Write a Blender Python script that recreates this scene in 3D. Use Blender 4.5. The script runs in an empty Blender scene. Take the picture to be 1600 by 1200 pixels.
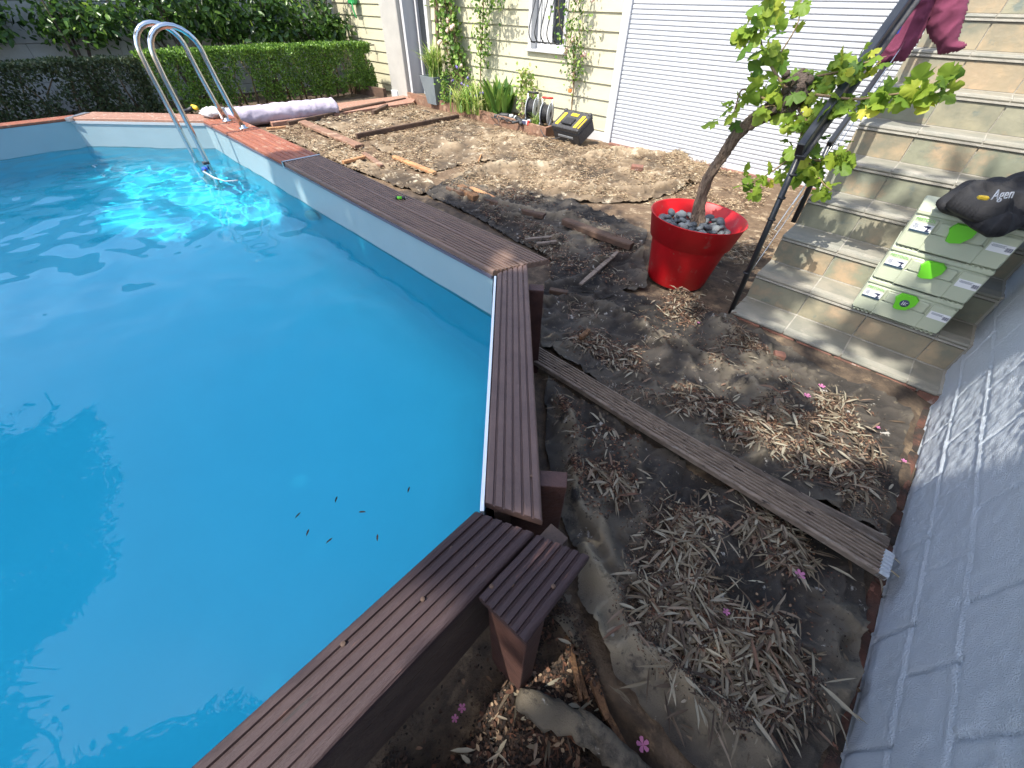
import bpy, math, random
import numpy as np
from mathutils import Vector, Matrix
rng = np.random.default_rng(7); random.seed(7)
SCN = bpy.context.scene
COL = SCN.collection
# ------------------------------------------------------------------ camera, sky, sun, exposure
CR = np.array([0.72453124, 0.68906801, 0.01548422]); CU = np.array([-0.4866767, 0.49555743, 0.71942242]); CF = np.array([-0.48805765, 0.52877983, -0.69440019])
CP = np.array([0.0, 0.0, 1.52]); FPX = 620.94
cam = bpy.data.cameras.new('camera'); camo = bpy.data.objects.new('camera', cam); COL.objects.link(camo)
camo.matrix_world = Matrix(((CR[0], CU[0], -CF[0], CP[0]), (CR[1], CU[1], -CF[1], CP[1]), (CR[2], CU[2], -CF[2], CP[2]), (0, 0, 0, 1)))
cam.sensor_width = 36; cam.lens = FPX / 1600 * 36; cam.clip_start = 0.02; cam.clip_end = 500
SCN.camera = camo
SUN_EL = math.radians(57); SUN_AZ = math.radians(12)      # light travels towards +y, leaning 12 degrees to +x
SD = np.array([math.sin(SUN_AZ) * math.cos(SUN_EL), math.cos(SUN_AZ) * math.cos(SUN_EL), -math.sin(SUN_EL)])
w = bpy.data.worlds.new("World"); SCN.world = w; w.use_nodes = True
nt = w.node_tree; bg = nt.nodes['Background']; sky = nt.nodes.new('ShaderNodeTexSky'); sky.sky_type = 'NISHITA'; sky.sun_disc = False
sky.sun_elevation = SUN_EL; sky.sun_rotation = math.pi + SUN_AZ; sky.air_density = 1.0; sky.dust_density = 2.2; sky.ozone_density = 1.0
nt.links.new(sky.outputs[0], bg.inputs[0]); bg.inputs[1].default_value = 0.15
sl = bpy.data.lights.new('sun', 'SUN'); sl.energy = 2.8; sl.angle = math.radians(0.4); sl.color = (1, 0.95, 0.86)
so = bpy.data.objects.new('sun', sl); COL.objects.link(so); sl.cycles.is_caustics_light = True; so.rotation_euler = Vector(tuple(-SD)).to_track_quat('Z', 'Y').to_euler()
SCN.view_settings.view_transform = 'Standard'; SCN.view_settings.look = 'None'; SCN.view_settings.gamma = 1; SCN.view_settings.exposure = 1.5
SCN.render.engine = 'CYCLES'; SCN.cycles.use_denoising = True; SCN.cycles.max_bounces = 8; SCN.cycles.transparent_max_bounces = 12
SCN.cycles.caustics_reflective = False; SCN.cycles.caustics_refractive = True

def G(px, py, z=0.0):                     # pixel of the photograph -> metre point on the level z
    d = (px - 800) * CR - (py - 600) * CU + FPX * CF
    return CP + d * ((z - CP[2]) / d[2])
def GY(px, py, y):
    d = (px - 800) * CR - (py - 600) * CU + FPX * CF
    return CP + d * ((y - CP[1]) / d[1])
def GX(px, py, x):
    d = (px - 800) * CR - (py - 600) * CU + FPX * CF
    return CP + d * ((x - CP[0]) / d[0])

# ------------------------------------------------------------------ noise
def _h(i, j, s):
    n = (i * 374761393 + j * 668265263 + s * 1442695041) & 0x7fffffff
    n = ((n ^ (n >> 13)) * 1274126177) & 0x7fffffff
    return ((n ^ (n >> 16)) & 0xffff) / 65535.0
def vn(x, y, s=0):
    x = np.asarray(x, float); y = np.asarray(y, float)
    i = np.floor(x).astype(np.int64); j = np.floor(y).astype(np.int64); u = x - i; v = y - j
    u = u * u * (3 - 2 * u); v = v * v * (3 - 2 * v)
    return (_h(i, j, s) * (1 - u) + _h(i + 1, j, s) * u) * (1 - v) + (_h(i, j + 1, s) * (1 - u) + _h(i + 1, j + 1, s) * u) * v
def fbm(x, y, s=0, o=4):
    a = 0; k = 1; t = 0
    for q in range(o):
        a = a + vn(x * 2 ** q, y * 2 ** q, s + q) * k; t += k; k *= .5
    return a / t
def seg_dist(x, y, pl):
    d = np.full(np.shape(x), 1e9)
    for (x0, y0), (x1, y1) in zip(pl[:-1], pl[1:]):
        dx, dy = x1 - x0, y1 - y0; t = np.clip(((x - x0) * dx + (y - y0) * dy) / (dx * dx + dy * dy + 1e-9), 0, 1)
        d = np.minimum(d, np.hypot(x - x0 - t * dx, y - y0 - t * dy))
    return d
def inside(x, y, poly):
    c = np.zeros(np.shape(x), bool); n = len(poly)
    for k in range(n):
        x0, y0 = poly[k][:2]; x1, y1 = poly[(k + 1) % n][:2]
        if y0 == y1: continue
        c ^= ((y0 > y) != (y1 > y)) & (x < (x1 - x0) * (y - y0) / (y1 - y0) + x0)
    return c

# ------------------------------------------------------------------ materials
MATS = {}
def mat(name, col, rough=.7, var=None, vscale=8, bump=0, bscale=60, metal=0, spec=.5, coord='Object', stretch=None, rnd=None, transl=0, stain=None, coat=0, detail=5):
    """Principled with noise colour variation, optional per-leaf attribute ramp, bump and stains."""
    m = bpy.data.materials.new(name); m.use_nodes = True; t = m.node_tree; N = t.nodes; L = t.links
    b = N['Principled BSDF']; b.inputs['Roughness'].default_value = rough; b.inputs['Metallic'].default_value = metal
    b.inputs['Specular IOR Level'].default_value = spec; b.inputs['Coat Weight'].default_value = coat
    tc = N.new('ShaderNodeTexCoord'); src = tc.outputs[coord]
    if stretch:
        mp = N.new('ShaderNodeMapping'); mp.inputs['Scale'].default_value = stretch; L.new(src, mp.inputs[0]); src = mp.outputs[0]
    def noise(sc, det=detail, ro=.6):
        n = N.new('ShaderNodeTexNoise'); n.inputs['Scale'].default_value = sc; n.inputs['Detail'].default_value = det; n.inputs['Roughness'].default_value = ro
        L.new(src, n.inputs['Vector']); return n
    def mixc(f, a, c, ty='MIX'):
        x = N.new('ShaderNodeMix'); x.data_type = 'RGBA'; x.blend_type = ty
        for s, v in ((x.inputs[0], f), (x.inputs[6], a), (x.inputs[7], c)):
            if isinstance(v, (tuple, float, int)): s.default_value = (*v, 1) if isinstance(v, tuple) else v
            else: L.new(v, s)
        return x.outputs[2]
    def ramp(f, lo, hi):
        r = N.new('ShaderNodeMapRange'); r.inputs[1].default_value = lo; r.inputs[2].default_value = hi; L.new(f, r.inputs[0]); return r.outputs[0]
    c = col
    if rnd:
        at = N.new('ShaderNodeAttribute'); at.attribute_name = 'rnd'; cr = N.new('ShaderNodeValToRGB'); L.new(at.outputs['Fac'], cr.inputs[0])
        e = cr.color_ramp.elements
        while len(e) < len(rnd): e.new(.5)
        for k, cc in enumerate(rnd): e[k].position = k / (len(rnd) - 1); e[k].color = (*cc, 1)
        c = cr.outputs[0]
    if var: c = mixc(ramp(noise(vscale).outputs['Fac'], .35, .65), c, var)
    if stain:                                  # (colour, scale, threshold, softness)
        for sc_, s_, th_, so_ in stain:
            c = mixc(ramp(noise(s_, 6, .65).outputs['Fac'], th_, th_ + so_), c, sc_)
    if isinstance(c, tuple): b.inputs['Base Color'].default_value = (*c, 1)
    else: L.new(c, b.inputs['Base Color'])
    if bump:
        bp = N.new('ShaderNodeBump'); bp.inputs['Strength'].default_value = min(1, bump); bp.inputs['Distance'].default_value = .01 * max(1, bump)
        L.new(noise(bscale, 6).outputs['Fac'], bp.inputs['Height']); L.new(bp.outputs[0], b.inputs['Normal'])
    if transl:
        tr = N.new('ShaderNodeBsdfTranslucent'); ms = N.new('ShaderNodeMixShader'); ms.inputs[0].default_value = transl
        if isinstance(c, tuple): tr.inputs[0].default_value = (*c, 1)
        else: L.new(c, tr.inputs[0])
        L.new(b.outputs[0], ms.inputs[1]); L.new(tr.outputs[0], ms.inputs[2]); L.new(ms.outputs[0], N['Material Output'].inputs[0])
    MATS[name] = m; return m

M = {}
M['soil'] = mat('soil', (.05, .036, .026), .95, (.12, .085, .055), 14, 1, 90, stain=[((.25, .18, .11), 5, .56, .12)])
M['dirt_dry'] = mat('dirt_dry', (.20, .135, .08), .95, (.11, .07, .04), 18, 1.5, 120, stain=[((.40, .31, .2), 9, .55, .1)])
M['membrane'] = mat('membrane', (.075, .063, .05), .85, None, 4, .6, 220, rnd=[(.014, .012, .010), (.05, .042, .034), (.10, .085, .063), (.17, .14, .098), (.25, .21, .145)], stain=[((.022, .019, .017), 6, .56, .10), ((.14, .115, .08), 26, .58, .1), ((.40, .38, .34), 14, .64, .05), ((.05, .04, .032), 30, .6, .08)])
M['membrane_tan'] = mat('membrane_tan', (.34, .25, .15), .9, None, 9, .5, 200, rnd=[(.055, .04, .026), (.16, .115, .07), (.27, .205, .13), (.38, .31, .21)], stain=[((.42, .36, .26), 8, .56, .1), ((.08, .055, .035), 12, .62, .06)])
M['wood_red'] = mat('wood_red', (.075, .026, .022), .42, (.045, .018, .016), 5, .4, 30, stretch=(1, 1, 1), stain=[((.15, .055, .04), 9, .62, .06)])
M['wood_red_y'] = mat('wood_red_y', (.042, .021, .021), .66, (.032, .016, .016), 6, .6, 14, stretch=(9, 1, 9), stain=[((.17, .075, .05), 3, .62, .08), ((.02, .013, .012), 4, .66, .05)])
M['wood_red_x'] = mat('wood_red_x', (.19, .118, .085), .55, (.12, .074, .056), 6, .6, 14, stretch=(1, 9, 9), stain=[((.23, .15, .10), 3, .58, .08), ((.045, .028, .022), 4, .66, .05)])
M['wood_redder'] = mat('wood_redder', (.30, .10, .05), .7, (.22, .07, .04), 6, .6, 14, stretch=(2, 6, 9), stain=[((.36, .2, .13), 3, .56, .1)])
M['wood_pale'] = mat('wood_pale', (.36, .2, .14), .8, (.25, .12, .08), 6, .6, 14, stretch=(4, 4, 9), stain=[((.5, .38, .3), 6, .56, .1)])
M['wood_diag'] = mat('wood_diag', (.14, .085, .068), .55, (.10, .06, .05), 7, .6, 22, stain=[((.18, .12, .09), 4, .6, .08)])
M['wood_grey'] = mat('wood_grey', (.27, .215, .17), .85, (.15, .115, .09), 9, .6, 26, stretch=(2, 7, 5), stain=[((.28, .24, .2), 8, .6, .06), ((.035, .025, .02), 7, .6, .06)])
M['wood_end'] = mat('wood_end', (.10, .085, .06), .9, (.05, .04, .03), 20, .6, 80)
M['timber'] = mat('timber', (.26, .14, .09), .8, (.17, .10, .065), 8, .8, 40, stain=[((.38, .25, .17), 6, .56, .1)])
M['timber_dark'] = mat('timber_dark', (.065, .04, .028), .8, (.12, .07, .045), 8, .8, 40)
M['timber_orange'] = mat('timber_orange', (.55, .30, .13), .75, (.35, .17, .08), 10, 1, 60)
M['post'] = mat('post', (.05, .022, .018), .6, (.09, .04, .03), 8, .5, 50, stain=[((.2, .1, .07), 14, .66, .05)])
M['panel'] = mat('panel', (.055, .034, .027), .75, (.09, .06, .045), 7, .6, 40)
M['liner'] = mat('liner', (.27, .36, .385), .45, (.25, .34, .365), 3, .15, 150)
M['liner_pool'] = mat('liner_pool', (.46, .69, .79), .5, (.43, .67, .77), 3)
M['liner_white'] = mat('liner_white', (.8, .84, .85), .35)
M['liner_dark'] = mat('liner_dark', (.10, .085, .11), .35)
M['steel'] = mat('steel', (.62, .62, .60), .16, metal=1)
M['alu'] = mat('alu', (.55, .56, .57), .4, metal=1, bump=.1)
M['grey_plastic'] = mat('grey_plastic', (.42, .44, .45), .45)
M['white_plastic'] = mat('white_plastic', (.78, .79, .78), .4)
M['black_metal'] = mat('black_metal', (.018, .02, .023), .33, spec=.6)
M['black'] = mat('black', (.02, .021, .024), .55)
M['rubber'] = mat('rubber', (.03, .03, .032), .6, (.06, .06, .062), 40)
M['yellow'] = mat('yellow', (.75, .50, .03), .5)
M['red_pot'] = mat('red_pot', (.60, .008, .014), .42, (.46, .008, .012), 4, .08, 200, spec=.4, stain=[((.42, .11, .09), 11, .60, .12), ((.36, .17, .12), 60, .66, .05)])
M['red_dark'] = mat('red_dark', (.3, .01, .012), .5)
M['red'] = mat('red', (.6, .04, .03), .5)
M['orange'] = mat('orange', (.7, .2, .05), .6)
M['brick_dirty'] = mat('brick_dirty', (.13, .055, .038), .95, (.06, .035, .026), 10, 1, 60, stain=[((.03, .024, .02), 6, .5, .1), ((.28, .13, .09), 14, .64, .05)])
M['brick'] = mat('brick', (.25, .11, .075), .9, (.15, .08, .06), 14, .8, 90, stain=[((.5, .42, .36), 9, .6, .08)])
M['pebble'] = mat('pebble', (.105, .12, .13), .6, (.065, .075, .085), 22, .15, 200, coord='Object')
M['pebble_light'] = mat('pebble_light', (.18, .20, .205), .65, (.13, .145, .15), 22, .15, 200)
M['bark'] = mat('bark', (.36, .26, .18), .95, (.12, .08, .055), 14, 2.5, 30, stretch=(6, 6, 1))
M['bark_dark'] = mat('bark_dark', (.06, .042, .032), .95, (.13, .1, .08), 30, 2.5, 60)
M['twig'] = mat('twig', (.16, .10, .06), .85, (.25, .19, .1), 20)
M['vine_leaf'] = mat('vine_leaf', (.1, .2, .03), .5, rnd=[(.09, .19, .03), (.21, .33, .04), (.33, .42, .05), (.62, .56, .07)], transl=.5, spec=.3)
M['rose_leaf'] = mat('rose_leaf', (.1, .2, .03), .5, rnd=[(.05, .12, .02), (.11, .22, .04), (.2, .33, .06), (.32, .42, .10)], transl=.3, spec=.3)
M['laurel_leaf'] = mat('laurel_leaf', (.03, .07, .02), .35, rnd=[(.02, .045, .014), (.055, .12, .025), (.12, .24, .04), (.30, .44, .07)], transl=.35)
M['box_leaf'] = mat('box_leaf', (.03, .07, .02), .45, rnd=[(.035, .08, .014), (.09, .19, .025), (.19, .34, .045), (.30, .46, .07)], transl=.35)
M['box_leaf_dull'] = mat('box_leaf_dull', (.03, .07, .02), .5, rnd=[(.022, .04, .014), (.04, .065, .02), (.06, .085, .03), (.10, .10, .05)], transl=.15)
M['grass_leaf'] = mat('grass_leaf', (.2, .3, .06), .5, rnd=[(.12, .24, .04), (.25, .40, .07), (.42, .50, .13), (.55, .52, .26)], transl=.35)
M['shade_leaf'] = mat('shade_leaf', (.05, .09, .03), .5, rnd=[(.03, .07, .02), (.09, .15, .04)], transl=.15)
M['purple'] = mat('purple', (.30, .24, .62), .6, transl=.3)
M['blossom'] = mat('blossom', (.58, .20, .38), .6, transl=.3)
M['rose_white'] = mat('rose_white', (.8, .72, .62), .6, (.85, .5, .4), 20, transl=.2)
M['litter'] = mat('litter', (.3, .25, .15), .75, rnd=[(.035, .022, .015), (.10, .07, .045), (.20, .165, .11), (.34, .31, .23), (.15, .075, .045)], transl=.1)
M['crumbs'] = mat('crumbs', (.1, .05, .03), .9, rnd=[(.015, .01, .008), (.05, .028, .018), (.13, .055, .03), (.3, .22, .14)])
M['soot'] = mat('soot', (.02, .015, .01), .95, rnd=[(.012, .01, .008), (.03, .02, .014), (.07, .04, .025)])
M['straw'] = mat('straw', (.5, .4, .25), .8, rnd=[(.09, .05, .03), (.26, .17, .10), (.42, .31, .18), (.56, .47, .32)])
M['wall_white'] = mat('wall_white', (.86, .93, 1.0), .4, (.83, .91, .98), 3, 2.2, 260, spec=.35, stain=[((.3, .28, .27), 7, .735, .03)])
M['garden_wall'] = mat('garden_wall', (.52, .52, .49), .9, (.44, .44, .42), 3, .6, 60, stain=[((.22, .22, .20), 2, .6, .1)])
M['siding'] = mat('siding', (.54, .51, .36), .6, (.50, .47, .33), 1.3, .25, 60, stretch=(1, 1, 6))
M['white_paint'] = mat('white_paint', (.56, .565, .57), .4, (.52, .53, .54), 2)
M['shutter'] = mat('shutter', (.44, .46, .49), .5, (.415, .435, .465), 1.2)
M['render_wall'] = mat('render_wall', (.43, .42, .38), .85, (.37, .36, .33), 3, .5, 80)
M['glass_dark'] = mat('glass_dark', (.03, .035, .04), .08, spec=.8)
M['curtain'] = mat('curtain', (.6, .6, .58), .8)
M['grout'] = mat('grout', (.42, .40, .34), .85, (.32, .30, .26), 10, .4, 90)
M['tile'] = mat('tile', (.25, .25, .2), .55, rnd=[(.24, .26, .19), (.31, .30, .21), (.40, .30, .19), (.27, .29, .22)], var=(.20, .20, .15), vscale=7, bump=.35, bscale=22, stain=[((.42, .31, .2), 3.5, .54, .14), ((.16, .185, .16), 9, .6, .1)])
M['tile_tread'] = mat('tile_tread', (.22, .225, .21), .55, rnd=[(.24, .23, .19), (.27, .255, .21), (.30, .265, .20)], var=(.20, .20, .165), vscale=9, bump=.2, bscale=40, stain=[((.33, .30, .25), 6, .6, .1)])
M['concrete'] = mat('concrete', (.33, .31, .28), .9, (.24, .22, .2), 6, .7, 60)
M['case'] = mat('case', (.50, .53, .39), .6, (.46, .50, .37), 6, .15, 200)
M['case_green'] = mat('case_green', (.16, .62, .03), .4)
M['green_print'] = mat('green_print', (.20, .55, .10), .6)
M['label_white'] = mat('label_white', (.78, .79, .8), .5)
M['label_dark'] = mat('label_dark', (.03, .06, .09), .5)
M['ink'] = mat('ink', (.05, .06, .12), .6)
M['jacket'] = mat('jacket', (.012, .012, .014), .8, bump=.3, bscale=120)
M['hoodie'] = mat('hoodie', (.17, .035, .075), .95, (.14, .028, .06), 12, .4, 300)
M['cover'] = mat('cover', (.50, .45, .53), .7, (.41, .36, .43), 6, .6, 25)
M['cloth_white'] = mat('cloth_white', (.72, .71, .70), .8, (.6, .58, .56), 10, 1, 30)
M['blue'] = mat('blue', (.02, .08, .5), .5)
M['planter'] = mat('planter', (.20, .235, .25), .6, (.17, .2, .22), 5, .2, 60)
M['rot'] = mat('rot', (.30, .16, .075), .9, (.14, .07, .035), 16, 1.6, 50, stretch=(3, 3, 1))
M['green_hose'] = mat('green_hose', (.03, .3, .08), .5)

# ------------------------------------------------------------------ mesh helpers
def raw(name, V, F, m, parent=None, smooth=False, rnd=None):
    me = bpy.data.meshes.new(name); me.from_pydata([tuple(map(float, v)) for v in V], [], F); me.update()
    return fin(name, me, m, parent, smooth, rnd)
def fin(name, me, m, parent=None, smooth=False, rnd=None):
    if m is not None:
        for q in (m if isinstance(m, (list, tuple)) else [m]): me.materials.append(q)
    if smooth: me.polygons.foreach_set('use_smooth', [True] * len(me.polygons))
    if rnd is not None:
        a = me.attributes.new('rnd', 'FLOAT', 'POINT'); a.data.foreach_set('value', np.asarray(rnd, np.float32))
    o = bpy.data.objects.new(name, me); COL.objects.link(o)
    if parent is not None: o.parent = parent
    return o
def tag(o, label=None, cat=None, group=None, kind=None):
    if label: o['label'] = label
    if cat: o['category'] = cat
    if group: o['group'] = group
    if kind: o['kind'] = kind
    return o
def empty(name, loc, label, cat, group=None):
    o = bpy.data.objects.new(name, None); COL.objects.link(o); o.location = tuple(map(float, loc)); o.empty_display_size = .05
    return tag(o, label, cat, group)
def origin(o, c):
    """put the origin of a world-coordinate mesh at c"""
    c = Vector(tuple(map(float, c))); o.data.transform(Matrix.Translation(-c)); o.location = c; return o
class MB:
    """collects shapes in world metres; build() links them as one mesh under a thing"""
    def __init__(s): s.V = []; s.F = []; s.R = []; s.S = []
    def add(s, V, F, r=None, sm=False):
        k = len(s.V); s.V += [tuple(map(float, v)) for v in V]; s.F += [tuple(i + k for i in f) for f in F]
        s.R += [random.random() if r is None else r] * len(V); s.S += [sm] * len(F); return s
    def box(s, c, d, rz=0, bev=0, R=None, r=None):
        c = np.array(c, float); hx, hy, hz = [q / 2 for q in d]
        if bev <= 0:
            P = [(x * hx, y * hy, z * hz) for z in (-1, 1) for x, y in ((-1, -1), (1, -1), (1, 1), (-1, 1))]
            F = [(3, 2, 1, 0), (4, 5, 6, 7), (0, 1, 5, 4), (1, 2, 6, 5), (2, 3, 7, 6), (3, 0, 4, 7)]
        else:
            b = min(bev, hx * .9, hy * .9, hz * .9); P = []; F = []
            def ring(ix, iy, z): 
                o = []
                for sx, sy in ((-1, -1), (1, -1), (1, 1), (-1, 1)):
                    x, y = sx * (hx - ix), sy * (hy - iy)
                    a = (x, sy * (hy - iy) , z)
                    if sx * sy > 0: o += [(x, y - sy * 0 , z)] if False else [(sx * (hx - ix - (b if True else 0)) , sy * (hy - iy), z), (sx * (hx - ix), sy * (hy - iy - b), z)][::(1 if sx*sy<0 else -1)]
                    else: o += [(sx * (hx - ix - b), sy * (hy - iy), z), (sx * (hx - ix), sy * (hy - iy - b), z)]
                return o
            rings = [ring(b, b, -hz), ring(0, 0, -hz + b), ring(0, 0, hz - b), ring(b, b, hz)]
            for q in rings: P += q
            for k in range(3):
                for j in range(8): F.append((k * 8 + j, k * 8 + (j + 1) % 8, (k + 1) * 8 + (j + 1) % 8, (k + 1) * 8 + j))
            F.append(tuple(range(7, -1, -1))); F.append(tuple(range(24, 32)))
        P = np.array(P)
        if R is not None: P = P @ np.array(R).T
        elif rz: P = P @ np.array([[math.cos(rz), math.sin(rz), 0], [-math.sin(rz), math.cos(rz), 0], [0, 0, 1]])
        return s.add(P + c, F, r)
    def quadbox(s, a, b, c, d, z0, z1, r=None):       # vertical prism over four plan points
        P = [(*q[:2], z0) for q in (a, b, c, d)] + [(*q[:2], z1) for q in (a, b, c, d)]
        return s.add(P, [(3, 2, 1, 0), (4, 5, 6, 7), (0, 1, 5, 4), (1, 2, 6, 5), (2, 3, 7, 6), (3, 0, 4, 7)], r)
    def tube(s, pts, rad, n=8, caps=True, r=None, flat=1, sm=True, jit=0):
        pts = [np.array(p, float) for p in pts]; k = len(pts)
        rad = [rad] * k if np.isscalar(rad) else list(rad)
        V = []; ref = np.array([0, 0, 1.])
        t0 = pts[1] - pts[0]
        if abs(t0[2]) > .9 * np.linalg.norm(t0): ref = np.array([1., 0, 0])
        u = None
        for i, p in enumerate(pts):
            t = pts[min(i + 1, k - 1)] - pts[max(i - 1, 0)]; t = t / (np.linalg.norm(t) + 1e-12)
            if u is None: u = np.cross(ref, t)
            u = u - t * (u @ t); u /= np.linalg.norm(u) + 1e-12; v = np.cross(t, u)
            for j in range(n):
                a = 2 * math.pi * j / n; q = rad[i] * (1 + (random.uniform(-jit, jit) if jit else 0))
                V.append(p + u * math.cos(a) * q + v * math.sin(a) * q * flat)
        F = [(i * n + j, i * n + (j + 1) % n, (i + 1) * n + (j + 1) % n, (i + 1) * n + j) for i in range(k - 1) for j in range(n)]
        if caps: F += [tuple(range(n - 1, -1, -1)), tuple((k - 1) * n + j for j in range(n))]
        return s.add(V, F, r, sm)
    def lathe(s, c, prof, n=32, r=None, sm=True, axis=None, close=False):
        V = []; 
        for rr, z in prof:
            for j in range(n):
                a = 2 * math.pi * j / n; V.append((rr * math.cos(a), rr * math.sin(a), z))
        k = len(prof); F = [(i * n + j, i * n + (j + 1) % n, (i + 1) * n + (j + 1) % n, (i + 1) * n + j) for i in range(k - 1) for j in range(n)]
        if close: F += [tuple(range(n - 1, -1, -1)), tuple((k - 1) * n + j for j in range(n))]
        V = np.array(V)
        if axis is not None:
            q = Vector(axis).to_track_quat('Z', 'Y').to_matrix(); V = V @ np.array(q).T
        return s.add(V + np.array(c, float), F, r, sm)
    def ball(s, c, rad, n=10, k=6, r=None, jit=0):
        rad = np.array(rad if np.ndim(rad) else (rad,) * 3, float); V = [np.array([0, 0, -1.]) * rad]
        for i in range(1, k):
            for j in range(n):
                a = 2 * math.pi * j / n; b = -math.pi / 2 + math.pi * i / k
                V.append(np.array([math.cos(b) * math.cos(a), math.cos(b) * math.sin(a), math.sin(b)]) * rad * (1 + random.uniform(-jit, jit)))
        V.append(np.array([0, 0, 1.]) * rad); F = [(0, 1 + (j + 1) % n, 1 + j) for j in range(n)]
        F += [(1 + i * n + j, 1 + i * n + (j + 1) % n, 1 + (i + 1) * n + (j + 1) % n, 1 + (i + 1) * n + j) for i in range(k - 2) for j in range(n)]
        F += [(len(V) - 1, 1 + (k - 2) * n + j, 1 + (k - 2) * n + (j + 1) % n) for j in range(n)]
        return s.add([v + np.array(c, float) for v in V], F, r, True)
    def build(s, name, m, parent=None, smooth=None):
        V = np.array(s.V)
        c = np.zeros(3)
        if parent is not None: c = np.array(world_of(parent))
        me = bpy.data.meshes.new(name); me.from_pydata([tuple(v) for v in V - c], [], s.F); me.update()
        me.polygons.foreach_set('use_smooth', s.S if smooth is None else [smooth] * len(s.F))
        o = fin(name, me, m, parent, False, s.R)
        if parent is None: origin(o, (*((V.min(0) + V.max(0)) / 2)[:2], V[:, 2].min()))
        return o
def world_of(o):
    p = Vector((0, 0, 0)); q = o
    while q is not None: p = p + q.location; q = q.parent
    return p
def text(name, s, size, m, parent, pos, xdir, ydir, thick=.0006):
    cu = bpy.data.curves.new(name, 'FONT'); cu.body = s; cu.size = size; cu.extrude = thick; cu.space_character = 1.05
    t = bpy.data.objects.new(name, cu); COL.objects.link(t)
    dg = bpy.context.evaluated_depsgraph_get(); me = bpy.data.meshes.new_from_object(t.evaluated_get(dg)); bpy.data.objects.remove(t)
    x = Vector(xdir).normalized(); z = x.cross(Vector(ydir)).normalized(); y = z.cross(x)
    R = Matrix((x, y, z)).transposed().to_4x4(); c = world_of(parent)
    me.transform(Matrix.Translation(Vector(tuple(map(float, pos))) - c) @ R); me.materials.clear()
    return fin(name, me, m, parent)

# leaf templates: (along, across, up) in leaf units, faces
LANCE = (np.array([(0, 0, 0), (.3, -.5, .04), (.3, 0, .0), (.3, .5, .04), (.7, -.42, .05), (.7, 0, .02), (.7, .42, .05), (1, 0, -.04)]), [(0, 1, 2), (0, 2, 3), (1, 4, 5, 2), (2, 5, 6, 3), (4, 7, 5), (5, 7, 6)])
OVAL = (np.array([(0, 0, 0), (.35, -.5, .06), (.75, -.38, .06), (1, 0, 0), (.75, .38, .06), (.35, .5, .06)]), [(0, 1, 2, 3), (0, 3, 4, 5)])
BLADE = (np.array([(0, -.5, 0), (0, .5, 0), (.3, -.5, .12), (.3, .5, .12), (.6, -.45, .10), (.6, .45, .10), (.85, -.3, -.03), (.85, .3, -.03), (1, 0, -.18)]), [(0, 2, 3, 1), (2, 4, 5, 3), (4, 6, 7, 5), (6, 8, 7)])
def _vine():
    P = [(0.0, 0.0, 0)]; o = []
    lob = [(-150, .45), (-128, .62), (-112, .46), (-95, .74), (-78, .62), (-66, .80), (-52, .50), (-38, .78), (-22, .84), (-8, 1.0), (8, .98), (22, .84), (38, .76), (52, .52), (66, .80), (78, .62), (95, .74), (112, .46), (128, .62), (150, .45), (178, .1)]
    V = [(.0, 0, 0)]
    for a, r in lob:
        t = math.radians(a); V.append((r * math.cos(t), r * math.sin(t), -.22 * r * r * (abs(math.sin(t)) ** 1.5) + .05 * math.cos(t * 7)))
    F = [(0, i, i + 1) for i in range(1, len(V) - 1)]
    V = np.array(V); V[:, 0] = V[:, 0] * .6 + .25; V[:, 1] *= .62; V[0] = (.25, 0, .04)
    return V, F
VINE = _vine()
def leaves(name, m, P, D, Nn, L, W, tpl, parent=None, rnd=None, smooth=False):
    P = np.asarray(P, float); D = np.asarray(D, float); Nn = np.asarray(Nn, float); n = len(P)
    D = D / (np.linalg.norm(D, axis=1, keepdims=True) + 1e-9); B = np.cross(Nn, D); B /= np.linalg.norm(B, axis=1, keepdims=True) + 1e-9; U = np.cross(D, B)
    T, F = tpl; k = len(T); L = np.broadcast_to(L, (n,)); W = np.broadcast_to(W, (n,))
    V = P[:, None] + D[:, None] * (T[None, :, 0:1] * L[:, None, None]) + B[:, None] * (T[None, :, 1:2] * W[:, None, None]) + U[:, None] * (T[None, :, 2:3] * L[:, None, None])
    V = V.reshape(-1, 3)
    if parent is not None: V = V - np.array(world_of(parent))
    tot = np.array([len(f) for f in F]); base = np.concatenate([np.array(f) for f in F])
    loops = (base[None, :] + (np.arange(n) * k)[:, None]).ravel()
    me = bpy.data.meshes.new(name); me.vertices.add(len(V)); me.vertices.foreach_set('co', V.astype(np.float32).ravel())
    me.loops.add(len(loops)); me.loops.foreach_set('vertex_index', loops.astype(np.int32))
    tt = np.tile(tot, n); me.polygons.add(len(tt)); st = np.concatenate([[0], np.cumsum(tt)[:-1]])
    me.polygons.foreach_set('loop_start', st.astype(np.int32)); me.polygons.foreach_set('loop_total', tt.astype(np.int32))
    me.update(calc_edges=True)
    r = rng.random(n) if rnd is None else rnd
    o = fin(name, me, m, parent, smooth, np.repeat(r, k))
    if parent is None: origin(o, (*((V.min(0) + V.max(0)) / 2)[:2], V[:, 2].min()))
    return o
def rdir(n, up=0, s=None):
    v = rng.normal(size=(n, 3)); v /= np.linalg.norm(v, axis=1, keepdims=True); v[:, 2] += up; return v

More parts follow.
